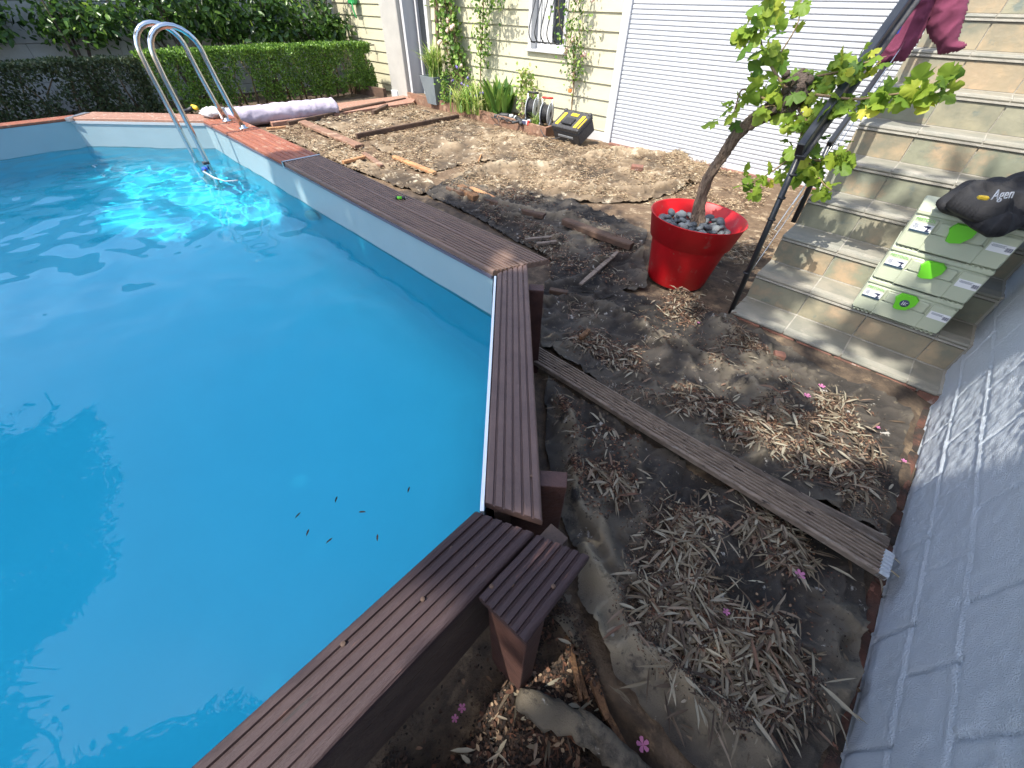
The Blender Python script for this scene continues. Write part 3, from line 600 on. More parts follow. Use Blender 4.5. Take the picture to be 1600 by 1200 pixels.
wv = (1 - np.abs(2 * fbm(wx * 2.0, wy * 2.6, 11, 2) - 1)) * .7 + fbm(wx * 5, wy * 6, 12, 2) * .3 + (1 - np.abs(2 * fbm(wx * 5.5, wy * 6.5, 15, 2) - 1)) * .16
amp = amp + .45 * np.exp(-((X + 1.7) ** 2 + (Y - .75) ** 2) / .25)
Z = WZ + (wv - .6) * .035 * amp
# closed body: top grid, skirt and bottom
poly_o = [(-6.73, -2.15), (-6.73, .40), (-5.71, 1.36), (C_[0] + .01, C_[1] + .02), (D_[0] + .02, D_[1] + .01), (Ax + .02, -2.1), (-1.34, -3.02), (-5.76, -3.02)]
me = grid_mesh('water', X, Y, Z, M['water'], mask=inside(X, Y, poly_o) | (seg_dist(X, Y, poly_o + [poly_o[0]]) < st))
import bmesh
bm = bmesh.new(); bm.from_mesh(me.data); be = [e for e in bm.edges if e.is_boundary]
r = bmesh.ops.extrude_edge_only(bm, edges=be); vs = [v for v in r['geom'] if isinstance(v, bmesh.types.BMVert)]
for v in vs: v.co.z = FLOOR - .05
bmesh.ops.holes_fill(bm, edges=[e for e in bm.edges if e.is_boundary], sides=0)
bmesh.ops.recalc_face_normals(bm, faces=bm.faces); bm.to_mesh(me.data); bm.free()
water = tag(me, kind='structure'); me.cycles.is_caustics_caster = True; liner.cycles.is_caustics_receiver = True; me.data.polygons.foreach_set('use_smooth', [True] * len(me.data.polygons))

# ---- ladder
lad = empty('pool_ladder', (-5.27, 1.25, RZ), 'curved stainless steel pool ladder on the far coping', 'ladder')
for x, x2 in ((-5.50, -5.44), (-5.06, -5.05)):
    pts = [(x, 1.50, RZ + .005), (x, 1.46, .75), (x, 1.43, .95), (x, 1.41, 1.12)]
    c = np.array([x, 1.225, 1.14])
    for a in np.linspace(0, math.pi, 13): pts.append((x, 1.225 + .185 * math.cos(a), 1.14 + .19 * math.sin(a)))
    pts += [(x, 1.04, 1.0), (x, 1.05, .8), (x, 1.06, .5), (x, 1.07, .1), (x, 1.08, -.4)]
    rl = MB().tube(pts, .0215, 14).build('handrail', M['steel'], lad)
    MB().lathe((x, 1.50, RZ), [(.045, 0), (.045, .008), (.025, .012), (.024, .03)], 20, close=True).build('flange', M['steel'], rl)
for k, z in enumerate((.14, -.12, -.38)):
    MB().box((-5.28, 1.075, z), (.44, .07, .03), bev=.008).build('step', M['white_plastic'], lad, smooth=False)
bb = MB(); bb.box((-5.06, 1.05, .345), (.05, .05, .02)); bb.tube([(-5.06, 1.03, .30), (-5.0, 1.0, .29)], .012, 8); bb.build('clamp', M['rubber'], lad)
g = G(340, 283, .31); hs = MB().tube([G(318, 268, .3), G(335, 278, .31), G(352, 284, .305), G(372, 282, .31)], .008, 6)
tag(hs.build('floating_hose', M['grey_plastic']), 'thin grey hose end floating beside the ladder leg', 'hose')
tag(MB().box(G(321, 266, .29), (.05, .04, .06), .4, .01).build('dosing_float', M['blue']), 'small blue piece at the ladder leg by the waterline', 'float')
# marker / battery on the coping
g = G(622, 309, RZ + .01); a = G(632, 309, RZ + .01); dd = (a - g) / np.linalg.norm(a - g)
bt = empty('battery', (g[0], g[1], RZ + .002), 'little green and black battery lying on the wide coping', 'battery')
MB().tube([g - dd * .005, g + dd * .026], .009, 14).build('case', M['case_green'], bt); MB().tube([g + dd * .026, g + dd * .045], .0092, 14).build('band', M['black'], bt); MB().tube([g - dd * .016, g - dd * .005], .0092, 14).build('band', M['black'], bt)
MB().tube([g + dd * .045, g + dd * .049], .004, 10).build('terminal', M['steel'], bt)

# ================================================================== WHITE BLOCK WALL (right)
WX = .665
ys = np.concatenate([np.arange(-1.6, 3.4, .0085), np.arange(3.4, 6.5, .03)]); zs = np.concatenate([np.arange(-.12, .75, .0085), np.arange(.75, 2.4, .03)]); Yg, Zg = np.meshgrid(ys, zs)
def groove(d, wd): return np.exp(-(d / wd) ** 2)
cz = (Zg + .055) / .2 + .06 * (vn(Yg * 1.5, Zg * 0 + 3, 2) - .5); row = np.floor(cz); dz = np.abs(cz - np.round(cz)) * .2
yy = (Yg + .02 + np.where(row % 2 == 1, .185, 0) + (vn(row * 3.3, np.floor(Yg * 2.5), 4) - .5) * .0) / .388; dy = np.abs(yy - np.round(yy)) * .388
wobble = (fbm(Yg * 9, Zg * 9, 6, 3) - .5) * .006
# thick paint: soft raised bead below each bed joint, softly sunk joints
disp = -.005 * groove(dz + wobble, .006) + .004 * groove((cz - np.round(cz)) * .2 + .012 + wobble, .007) - .016 * groove(dy + wobble, .0065) * (.45 + .55 * (vn(row * 7.1, np.round(yy) * 3.3, 9))) + (fbm(Yg * 34, Zg * 34, 3, 2) - .5) * .007
Xg = WX - disp + (fbm(Yg * 2, Zg * 2, 14, 2) - .5) * .006
wallR = empty('block_wall', (WX + .1, 2, 0), 'white painted concrete block wall at the right edge with rough brushed paint', 'wall')
grid_mesh('painted_face', Xg, Yg, Zg, M['wall_white'], wallR)
MB().quadbox((WX + .03, -1.6), (WX + .22, -1.6), (WX + .22, 6.4), (WX + .03, 6.4), -.12, 2.38).build('core', M['concrete'], wallR, smooth=False)
bs = MB(); y = -1.4
while y < 2.6:
    bs.box((WX - .025, y + .1, -.078), (.045, .205, .05), random.uniform(-.05, .05), .005); y += .215
bsr = bs.build('brick_footing', M['brick_dirty'], None, smooth=False); tag(bsr, 'narrow row of dirty red bricks along the foot of the white wall', 'bricks')

# ================================================================== STAIRS
Y0, DY, Z0, DZ, NS = 2.715, .2625, .02, .1855, 13
XL, XR = -.48, WX - .012
stair = empty('tiled_stairs', (.1, 2.72, 0), 'outdoor stairs clad in mottled slate tiles with pale grout', 'stairs')
core = MB(); rt = MB(); tt = MB()
xj = [XL, -.145, .183, .511, XR]
gz = .0038
for k in range(NS):
    y0 = Y0 + DY * k; z0 = Z0 + DZ * k
    core.quadbox((XL + .004, y0 + .012), (XR + .02, y0 + .012), (XR + .02, y0 + DY + .02 + (0)), (XL + .004, y0 + DY + .02), -.1 if k < 9 else z0 - .6, z0 - .004)
    if k == NS - 1: break
    yb = y0 + DY
    for i in range(4):
        xa, xb = xj[i] + (gz if i else 0), xj[i + 1] - gz; r = random.random()
        # tread tile: flat back part and ridged nosing strip with rounded edge
        ys_ = [y0 - .006, y0 - .008, y0 - .004]; prof = [(y0 + .012, z0 - .022), (y0 - .004, z0 - .020), (y0 - .008, z0 - .012), (y0 - .005, z0 - .003), (y0 + .003, z0)]
        for q in range(6):
            c = y0 + .012 + q * .0095; prof += [(c, z0), (c + .0015, z0 - .0022), (c + .004, z0 - .0022), (c + .0055, z0)]
        prof += [(y0 + .078, z0), (y0 + .082, z0 - .0015), (yb - .004, z0 - .0015), (yb - .004, z0 - .022)]
        kk = len(prof); V = [(xa, a, b) for a, b in prof] + [(xb, a, b) for a, b in prof]
        tt.add(V, [(j, (j + 1) % kk, kk + (j + 1) % kk, kk + j)[::-1] for j in range(kk)] + [tuple(range(kk)), tuple(range(2 * kk - 1, kk - 1, -1))], r)
        rt.box(((xa + xb) / 2, yb + .008, z0 + .004 + (DZ - .045) / 2), (xb - xa, .012, DZ - .045), r=random.random())
    core.quadbox((XL, yb - .007), (XR, yb - .007), (XR, yb + .015), (XL, yb + .015), z0 + DZ - .033, z0 + DZ - .021)
    core.quadbox((XL, yb - .006), (XR, yb - .006), (XR, yb + .015), (XL, yb + .015), z0 - .003, z0 + .002)
core.build('grout_core', M['grout'], stair, smooth=False); tt.build('tread_tiles', M['tile_tread'], stair, smooth=False); rt.build('riser_tiles', M['tile'], stair, smooth=False)
sb = MB(); x = XL
while x < XR:
    sb.box((x + .1, Y0 + .018, -.035), (.2, .05, .065), random.uniform(-.03, .03), .006); x += .212
sb.build('brick_base', M['brick'], stair, smooth=False)
MB().quadbox((XL - .002, Y0 + .03), (XL + .003, Y0 + .03), (XL + .003, 6), (XL - .002, 6), -.1, .015).build('side_render', M['concrete'], stair)

# ---- black stair rail
rail = empty('stair_rail', (-.49, 2.745, 0), 'black metal stair rail with slim foot post rising along the left stair side', 'handrail')
MB().tube([(-.487, 2.745, -.06), (-.50, 2.745, .5), (-.512, 2.74, .99)], .0165, 16).build('post', M['black_metal'], rail)
for z in (.28, .62, .74, .86): MB().lathe((-.502, 2.744, z), [(.017, 0), (.0215, .002), (.0215, .010), (.017, .012)], 16).build('clamp', M['black'], rail)
MB().ball((-.508, 2.742, .98), .024, 12, 8).build('joint', M['black'], rail)
def bar(p, q, wd, th, name, m=M['black_metal']):
    p = np.array(p, float); q = np.array(q, float); d = (q - p) / np.linalg.norm(q - p); s_ = np.array([1., 0, 0]); s_ = s_ - d * (s_ @ d); s_ /= np.linalg.norm(s_); u_ = np.cross(s_, d)
    R = np.stack([s_, d, u_], 1); return MB().box((p + q) / 2, (th, np.linalg.norm(q - p), wd), R=R, bev=.005).build(name, m, rail, smooth=False)
bar((-.512, 2.70, .985), (-.47, 4.6, 2.33), .085, .04, 'handrail'); bar((-.50, 2.72, .95), (-.44, 4.6, 2.26), .03, .05, 'handrail_trim', M['rubber'])
MB().tube([(-.49, 3.44, .42), (-.505, 3.44, .92)], .017, 12).build('post', M['black_metal'], rail)
bar((-.505, 3.42, .90), (-.45, 5.4, 2.28), .05, .03, 'mid_rail')
wr = MB()
for o_, zz in ((0, .62), (.03, .78), (-.02, .33)): wr.tube([(-.49 + o_, 2.9, zz - .1), (-.48 + o_, 5, zz + 1.35)], .003, 6)
wr.build('wire', M['steel'], rail)
MB().tube([G(1255, 318, .02), G(1254, 318, .10)], .014, 12).build('foot', M['black'], rail)
# ---- things draped: hoodie
def pillow(name, outline, th, m, parent=None, st=.007, seed=1, wr=.012):
    """a soft two sided cloth body from a 3D planar outline"""
    P = np.array(outline, float); c = P.mean(0); u_, s_, vh = np.linalg.svd(P - c); e1, e2, nn = vh; Q = np.stack([(P - c) @ e1, (P - c) @ e2], 1)
    if nn @ CF > 0: nn = -nn
    lo, hi = Q.min(0) - st, Q.max(0) + st; X, Y = np.meshgrid(np.arange(lo[0], hi[0], st), np.arange(lo[1], hi[1], st)); poly = [tuple(q) for q in Q]
    d = seg_dist(X, Y, poly + [poly[0]]); ins = inside(X, Y, poly); idx = -np.ones(X.shape, int); k = 0; V = []
    h = th * np.sqrt(np.clip(d / (th * 1.2), 0, 1)); wrk = (1 - np.abs(2 * fbm(X * 9 + Y * 5, Y * 4 - X * 3, seed, 3) - 1)) ** 3 * wr + (fbm(X * 5, Y * 5, seed + 3, 3) - .5) * wr * 2
    for i in range(X.shape[0]):
        for j in range(X.shape[1]):
            if ins[i, j]: idx[i, j] = k; k += 1; V.append(c + e1 * X[i, j] + e2 * Y[i, j] + nn * (h[i, j] + wrk[i, j] * min(1, d[i, j] / .03)))
    back = k
    for i in range(X.shape[0]):
        for j in range(X.shape[1]):
            if ins[i, j]: V.append(c + e1 * X[i, j] + e2 * Y[i, j] - nn * h[i, j] * .8)
    F = []; E = {}
    for i in range(X.shape[0] - 1):
        for j in range(X.shape[1] - 1):
            q = (idx[i, j], idx[i, j + 1], idx[i + 1, j + 1], idx[i + 1, j])
            if min(q) >= 0:
                F.append(q); F.append(tuple(x + back for x in q[::-1]))
                for a, b in zip(q, q[1:] + q[:1]): E[(a, b)] = 1
    for (a, b) in list(E):
        if (b, a) not in E: F.append((b, a, a + back, b + back))
    o = MB().add(V, F).build(name, m, parent, smooth=True); return o
hood = empty('hoodie', (-.42, 3.9, 1.2), 'maroon hooded sweatshirt hanging over the black stair rail', 'sweatshirt')
pillow('body', [GY(*q, 3.95) for q in ((1400, -70), (1480, -70), (1462, 10), (1440, 60), (1415, 96), (1398, 98), (1380, 104), (1366, 112), (1372, 90), (1390, 50), (1405, 0))], .03, M['hoodie'], hood, seed=3, wr=.02)
pillow('sleeve', [GY(*q, 3.98) for q in ((1448, -70), (1530, -70), (1515, -5), (1513, 16), (1504, 45), (1499, 62), (1512, 66), (1513, 71), (1503, 80), (1485, 84), (1464, 87), (1463, 74), (1452, 62), (1444, 42), (1452, 10))], .045, M['hoodie'], hood, seed=8, wr=.02)
tag(MB().box(GY(1404, 43, 3.80), (.025, .02, .06), .4, .005).build('rail_clip', M['blue']), 'small blue clip between rail and maroon hoodie', 'clip')

# ---- stack of grey-green cases
cx, cy, cw, ch, cdp = .292, 2.945, .42, .195, .285
z = Z0 + DZ + .002
for k in range(3):
    lab = ['lowest of three stacked cases on the stairs', 'middle of three stacked cases on the stairs', 'topmost case of the stack under the black jacket'][k]
    cs = empty('tool_case', (cx, cy + cdp / 2, z), lab + ', pale with green latch', 'tool case', 'tool cases stacked on the stairs')
    b = MB(); b.box((cx, cy + cdp / 2, z + .086), (cw, cdp, .166), bev=.012)
    b.box((cx, cy + cdp / 2 , z + .003), (cw - .03, cdp - .03, .02))
    for s_ in (-1, 1): b.box((cx + s_ * (cw / 2 - .055), cy - .002, z + .085), (.10, .012, .150), bev=.004)
    for i in range(5): b.box((cx - cw / 2 + .02 + i * .022, cy + .01, z - .002), (.010, .02, .008))
    for i in range(5): b.box((cx + cw / 2 - .11 + i * .022, cy + .01, z - .002), (.010, .02, .008))
    b.build('shell', M['case'], cs, smooth=False)
    b = MB(); b.box((cx, cy + cdp / 2, z + .18), (cw + .004, cdp + .004, .026), bev=.006); b.box((cx - .0, cy - .004, z + .125), (.19, .02, .06), bev=.006); b.box((cx, cy - .002, z + .05), (.22, .014, .09), bev=.008)
    b.build('lid', M['case'], cs, smooth=False)
    pr = [(-.035, .042), (.025, .045), (.045, .03), (.045, .0), (.022, -.035), (-.015, -.045), (-.032, -.04), (-.04, -.005), (-.05, .015)]
    lx = cx - .005; lz = z + .125; f = [(lx + a, cy - .030, lz + c) for a, c in pr]; g_ = [(lx + a * 1.08, cy - .012, lz + c * 1.08) for a, c in pr]; nn_ = len(pr)
    lt = MB().add(f + g_, [tuple(range(nn_))] + [(i, nn_ + i, nn_ + (i + 1) % nn_, (i + 1) % nn_) for i in range(nn_)]).build('latch', M['case_green'], cs, smooth=False)
    if k == 0:
        MB().lathe((lx + .0, cy - .030, lz), [(.0001, .002), (.020, .002), (.021, 0)], 20, axis=(0, -1, 0)).build('badge', M['ink'], lt)
        bb = MB(); 
        for q in range(2): bb.box((lx - .009 + q * .008, cy - .0335, lz), (.003, .001, .020))
        bb.tube([(lx + .014, cy - .0335, lz + .007), (lx + .006, cy - .0335, lz + .006), (lx + .005, cy - .0335, lz - .006), (lx + .014, cy - .0335, lz - .008)], .0014, 5); bb.build('badge_mark', M['label_white'], lt)
    xl = cx - cw / 2 + .055
    lb = MB().box((xl - .0, cy - .0095, z + .112), (.086, .003, .042)).build('label', M['label_white'], cs); MB().box((xl, cy - .0116, z + .094), (.086, .002, .009)).build('label_band', M['label_dark'], lb)
    b = MB(); b.box((xl + .022, cy - .0118, z + .122), (.022, .001, .008), bev=0); b.box((xl + .026, cy - .0118, z + .112), (.007, .001, .02)); b.box((xl + .028, cy - .0118, z + .103), (.016, .001, .006)); b.box((xl + .008, cy - .0118, z + .123), (.01, .001, .003))
    for i in range(4): b.box((xl - .026, cy - .0118, z + .127 - i * .006), (.022 - (i % 2) * .006, .001, .0015))
    b.build('label_print', M['ink'], lb)
    text('lettering', 'FESTOOL', .019, M['green_print'], cs, (xl - .043, cy - .0092, z + .145), (1, 0, 0), (0, 0, 1))
    xr = cx + cw / 2 - .052; lb = MB().box((xr, cy - .0095, z + .105), (.088, .003, .04)).build('label', M['label_white'], cs)
    b = MB(); 
    for i in range(9): b.box((xr + .018 + i * .0028, cy - .0114, z + .105), (.0012 + (i % 3) * .0004, .001, .018))
    for i in range(3): b.box((xr - .01 - (i % 2) * .004, cy - .0114, z + .118 - i * .004), (.05, .001, .0012))
    b.build('label_print', M['ink'], lb)
    z += ch
jt = empty('jacket', (.42, 3.02, z), 'black jacket with white lettering crumpled on top of the tool cases', 'jacket')
ZT = z
out = [G(q[0], q[1], ZT + .045) for q in ((1462, 315), (1482, 302), (1520, 302), (1560, 298), (1620, 290), (1690, 300), (1690, 350), (1600, 352), (1572, 366), (1545, 364), (1512, 345), (1490, 328), (1466, 322))]
pillow('cloth', out, .05, M['jacket'], jt, seed=12, wr=.03)
pillow('cloth', [G(q[0], q[1], ZT + .075) for q in ((1478, 318), (1500, 296), (1545, 292), (1640, 285), (1700, 310), (1640, 340), (1590, 338), (1560, 350), (1520, 338))], .055, M['jacket'], jt, seed=29, wr=.045)
t0 = G(1548, 312, ZT + .185); t1 = G(1600, 308, ZT + .185)
text('lettering', 'Agen', .052, M['label_white'], jt, t0, t1 - t0, (0, .5, 1), .001); MB().box(G(1536, 309, ZT + .172), (.035, .02, .015), .3, .004).build('logo', M['yellow'], jt)

# ================================================================== RED POT + VINE
PX, PY = -.985, 2.90
pot = empty('flower_pot', (PX, PY, 0), 'large round red plastic flower pot with a stepped rim, filled with grey pebbles', 'flower pot')
prof = [(.0001, .0), (.205, 0), (.212, .01), (.262, .305), (.266, .31), (.283, .315), (.318, .468), (.323, .472), (.321, .476), (.314, .472), (.276, .32), (.25, .3), (.24, .25)]
MB().lathe((PX, PY, .0), prof, 72).build('body', M['red_pot'], pot)
MB().lathe((PX, PY, .0), [(.0001, .362), (.282, .355)], 40).build('soil', M['soil'], pot)
pot.rotation_euler = (math.radians(-2), math.radians(1.5), 0)
pebs = []
for v in range(4):
    me_o = MB().ball((0, 0, 0), (1, .78, .5), 14, 8, jit=.05).build('pebble', M['pebble' if v % 2 == 0 else 'pebble_light'])
    me_o.location = (0, 0, 0); pebs.append(me_o)
cnt = 0; placed = []
first = [True] * 4
tries = 0
while cnt < 95 and tries < 20000:
    tries += 1
    rr = math.sqrt(random.random()) * .238; a = random.uniform(0, 6.283); s = random.uniform(.024, .042); x, y = PX + rr * math.cos(a), PY + rr * math.sin(a); lay = 0 if cnt < 62 else 1
    if math.hypot(x + .975, y - 2.95) < .04: continue
    if any(math.hypot(x - q[0], y - q[1]) < (s + q[2]) * (.64 if lay == 0 else .56) and q[3] == lay for q in placed): continue
    v = random.randrange(4); o = pebs[v]
    if not first[v]: o = pebs[v].copy(); COL.objects.link(o)
    first[v] = False
    o.location = (x, y, .372 + lay * .022 + random.uniform(0, .008)); o.scale = (s, s, s); o.rotation_euler = (random.uniform(-.4, .4), random.uniform(-.4, .4), random.uniform(0, 6))
    tag(o, 'smooth flat grey pebble covering the soil in the red pot', 'pebble', 'pebbles in the red pot'); placed.append((x, y, s, lay)); cnt += 1
vine = empty('grapevine', (-.975, 2.95, .36), 'old grapevine with a gnarled leaning trunk and bright green lobed leaves in the red pot', 'vine')
def spl(pts, n=6):
    P = [np.array(p, float) for p in pts]; P = [2 * P[0] - P[1]] + P + [2 * P[-1] - P[-2]]; o = []
    for i in range(1, len(P) - 2):
        for t in np.linspace(0, 1, n, endpoint=False):
            a, b, c, d = P[i - 1:i + 3]; o.append(.5 * ((2 * b) + (c - a) * t + (2 * a - 5 * b + 4 * c - d) * t * t + (3 * b - a - 3 * c + d) * t ** 3))
    return o + [P[-2]]
tp = spl([GY(1090, 356, 2.95), GY(1092, 325, 2.95), GY(1103, 285, 2.95), GY(1128, 245, 2.95), GY(1152, 210, 2.95), GY(1180, 186, 2.95), GY(1203, 172, 2.95)], 8)
rr = np.interp(np.linspace(0, 1, len(tp)), [0, .1, .25, .5, .8, 1], [.060, .047, .034, .032, .038, .048])
tr = MB(); tr.tube(tp, list(rr), 14, jit=.09)
for k in range(5):
    off = rng.normal(0, .008, 3); tr.tube([p + off + rng.normal(0, .002, 3) + np.array([math.cos(k * 1.3 + i * .1), math.sin(k * 1.3 + i * .1), 0]) * rr[i] * .55 for i, p in enumerate(tp)], list(rr * .5), 7, jit=.15)
trunk = tr.build('trunk', M['bark'], vine)
kn = MB(); hp = spl([GY(1195, 178, 2.95), GY(1222, 168, 2.95), GY(1245, 150, 2.95), GY(1250, 128, 2.95), GY(1228, 130, 2.97)], 5)
kn.tube(hp, list(np.interp(np.linspace(0, 1, len(hp)), [0, .3, .7, 1], [.036, .056, .05, .018])), 12, jit=.22)
for _ in range(26):
    q = hp[random.randrange(len(hp))] + rng.normal(0, .03, 3); kn.ball(q, rng.uniform(.012, .026), 7, 5, jit=.3)
kn.build('gnarled_head', M['bark_dark'], trunk)
BR = [  # branch px polylines on planes y, leaves number
    ([(1235, 150, 2.95), (1215, 120, 2.93), (1195, 85, 2.92), (1188, 50, 2.9), (1200, 0, 2.9), (1215, -40, 2.9)], 60, .045),
    ([(1215, 165, 2.95), (1185, 150, 2.9), (1160, 140, 2.88), (1150, 165, 2.87), (1142, 195, 2.86)], 18, .035),
    ([(1225, 170, 2.95), (1205, 165, 2.86), (1190, 170, 2.84)], 5, .02),
    ([(1250, 130, 2.97), (1275, 120, 3.0), (1310, 112, 3.02), (1345, 100, 3.05), (1385, 88, 3.08)], 46, .04),
    ([(1250, 145, 2.95), (1290, 150, 2.95), (1340, 155, 2.95), (1390, 148, 2.95), (1440, 142, 2.95), (1482, 132, 2.95)], 58, .026),
    ([(1245, 165, 2.95), (1262, 190, 2.93), (1280, 170, 2.93), (1300, 175, 2.93)], 22, .04),
    ([(1240, 175, 2.95), (1252, 205, 2.93), (1245, 235, 2.92), (1215, 262, 2.9), (1180, 282, 2.88), (1160, 280, 2.86)], 40, .032),
    ([(1248, 225, 2.92), (1265, 255, 2.92), (1285, 285, 2.92), (1300, 298, 2.92)], 22, .03),
    ([(1262, 250, 2.95), (1290, 250, 2.98), (1315, 240, 3.0), (1325, 235, 3.0)], 22, .03),
    ([(1215, 90, 2.95), (1245, 40, 2.97), (1252, 0, 3.0), (1262, -30, 3)], 5, .01)]
tb = MB(); LP = []; LD = []
for pl, nl, jt_ in BR:
    P = spl([GY(a, b, c) for a, b, c in pl], 6); tb.tube(P, list(np.linspace(.008 if nl > 10 else .004, .0022, len(P))), 7)
    for _ in range(nl):
        t = (random.random() ** .9) * (len(P) - 1.01); i = int(t); q = P[i] * (1 - (t - i)) + P[i + 1] * (t - i); off = rng.normal(0, jt_, 3) * np.array([1, 1, .8]); LP.append(q + off); LD.append(off * 9 + rng.normal(0, .5, 3) + np.array([0, -.1, -.55]))
tb.tube(spl([GY(1245, 180, 2.95), GY(1255, 205, 2.93), GY(1262, 232, 2.92), GY(1258, 228, 2.92)], 5), .009, 7)
tb.build('branch', M['twig'], vine)
LP = np.array(LP); LD = np.array(LD); k = len(LP); NN = rng.normal(0, .55, (k, 3)) + np.array([.15, -.65, .75]); s = rng.uniform(.055, .118, k)
leaves('foliage', M['vine_leaf'], LP, LD, NN, s, s, VINE, vine, rnd=np.clip(rng.normal(.38, .19, k), 0, .93))

# ================================================================== HOUSE
HY = 6.03
house = empty('house', (-6, 6.3, 0), 'cream weatherboard house wall behind the garden with barred window and dark door', 'house')
def siding(x0, x1, y, z0=-.05, z1=2.9, name='siding', holes=()):
    b = MB(); p = .187; z = z0; k = 0
    while z < z1:
        spans = [(x0, x1)]
        for (hx0, hx1, hz0, hz1) in holes:
            if z + p > hz0 and z < hz1:
                spans = [s for a, c in spans for s in ((a, min(c, hx0)), (max(a, hx1), c)) if s[1] - s[0] > .02]
        for a, c in spans:
            cuts = [a]; q = a + random.uniform(.8, 2.4)
            while q < c - .5: cuts.append(q); q += random.uniform(1.3, 2.6)
            cuts.append(c)
            for u, v in zip(cuts[:-1], cuts[1:]):
                r = random.random()
                b.add([(u, y - .014, z), (v - .002, y - .014, z), (v - .002, y + .004, z + p - .004), (u, y + .004, z + p - .004), (u, y + .02, z), (v - .002, y + .02, z), (v - .002, y + .02, z + p), (u, y + .02, z + p)], [(0, 1, 2, 3), (4, 5, 1, 0), (3, 2, 6, 7), (0, 3, 7, 4), (1, 5, 6, 2)], r)
        z += p
    return b.build(name, M['siding'], house, smooth=False)
WI = (-5.33, -4.66, .985, 2.1)
siding(-7.75, -3.735, HY, z0=-.065, holes=[WI]); siding(-12.2, -9.1, 6.16, z0=-.065)
MB().box((-4.995, HY + .003, .925), (.70, .03, .115)).build('siding_board', M['siding'], house)
MB().quadbox((-12.2, 6.2), (4, 6.2), (4, 6.4), (-12.2, 6.4), -.2, 2.9).build('backing_wall', M['black'], house)
MB().box((-8.72, 6.02, 1.35), (.56, .45, 3.0), bev=.01).build('pillar', M['render_wall'], house, smooth=False)
MB().box((-8.9, 5.90, .05), (.22, .25, .14), bev=.006).build('pillar_foot', M['white_paint'], house, smooth=False)
dr = MB().box((-8.08, 6.17, 1.2), (.66, .05, 2.5)).build('door', M['glass_dark'], house)
b = MB(); b.box((-8.385, 6.02, 1.3), (.07, .3, 2.7), bev=.004); b.box((-7.78, 6.05, 1.3), (.08, .2, 2.7), bev=.004); b.box((-8.25, 6.12, 1.3), (.04, .06, 2.7)); b.build('frame', M['white_paint'], dr, smooth=False)
# window
wn = MB().quadbox((WI[0], 6.165), (WI[1], 6.165), (WI[1], 6.18), (WI[0], 6.18), WI[2], WI[3]).build('window', M['glass_dark'], house)
b = MB(); b.quadbox((WI[0] - .03, 6.0), (WI[0] + .03, 6.0), (WI[0] + .03, 6.19), (WI[0] - .03, 6.19), WI[2] - .0, WI[3]); b.quadbox((WI[1] - .03, 6.0), (WI[1] + .02, 6.0), (WI[1] + .02, 6.19), (WI[1] - .03, 6.19), WI[2], WI[3])
b.quadbox((WI[0] + .03, 6.19), (WI[1] - .03, 6.19), (WI[1] - .03, 6.13), (WI[0] + .03, 6.13), WI[2] + .001, WI[2] + .07); b.box((-5.02, 6.145, 1.5), (.05, .035, 1)); b.box((-4.72, 6.145, 1.5), (.06, .035, 1)); b.box((-5.26, 6.145, 1.5), (.06, .035, 1)); b.build('frame', M['white_paint'], wn, smooth=False)
MB().box(((WI[0] + WI[1]) / 2, 6.06, WI[2] - .012), (.78, .17, .03), bev=.004).build('sill', M['white_paint'], wn, smooth=False)
MB().box((-5.14, 6.155, 1.6), (.2, .01, 1.1)).build('curtain', M['curtain'], wn)
gb = MB()
for k in range(5):
    x = -5.22 + k * .115
    gb.tube(spl([(x, 6.0, 2.1), (x, 5.99, 1.6), (x, 5.90, 1.35), (x, 5.86, 1.18), (x, 5.93, 1.08), (x + .02, 5.98, 1.07)], 6), .008, 8)
gb.tube([(-5.28, 5.98, 1.075), (-4.70, 5.98, 1.075)], .009, 8); gb.build('grille', M['black_metal'], wn)
# roller shutter
b = MB(); z = .02
while z < 2.4:
    b.add([(-3.62, 6.0, z + .004), (4, 6.0, z + .004), (4, 5.993, z + .012), (-3.62, 5.993, z + .012), (4, 5.993, z + .034), (-3.62, 5.993, z + .034), (4, 5.999, z + .041), (-3.62, 5.999, z + .041), (4, 6.001, z + .0505), (-3.62, 6.001, z + .0505)], [(0, 1, 2, 3), (3, 2, 4, 5), (5, 4, 6, 7), (7, 6, 8, 9)], random.random()); z += .0465
sh = b.build('roller_shutter', M['shutter'], house, smooth=False)
MB().box((-3.68, 5.99, 1.2), (.115, .06, 2.5), bev=.005).build('shutter_rail', M['white_paint'], house, smooth=False)
MB().box((.2, 5.995, .0), (7.6, .03, .06)).build('bottom_bar', M['white_paint'], sh, smooth=False)
MB().box((-3.92, 6.0, .035), (.38, .05, .14)).build('base_board', M['white_paint'], house, smooth=False)
b = MB(); x = -3.6
while x < -.4: b.box((x + .11, 5.93, -.01), (.215, .07, .05), 0, .005); x += .222
b.build('brick_sill', M['brick'], house, smooth=False)
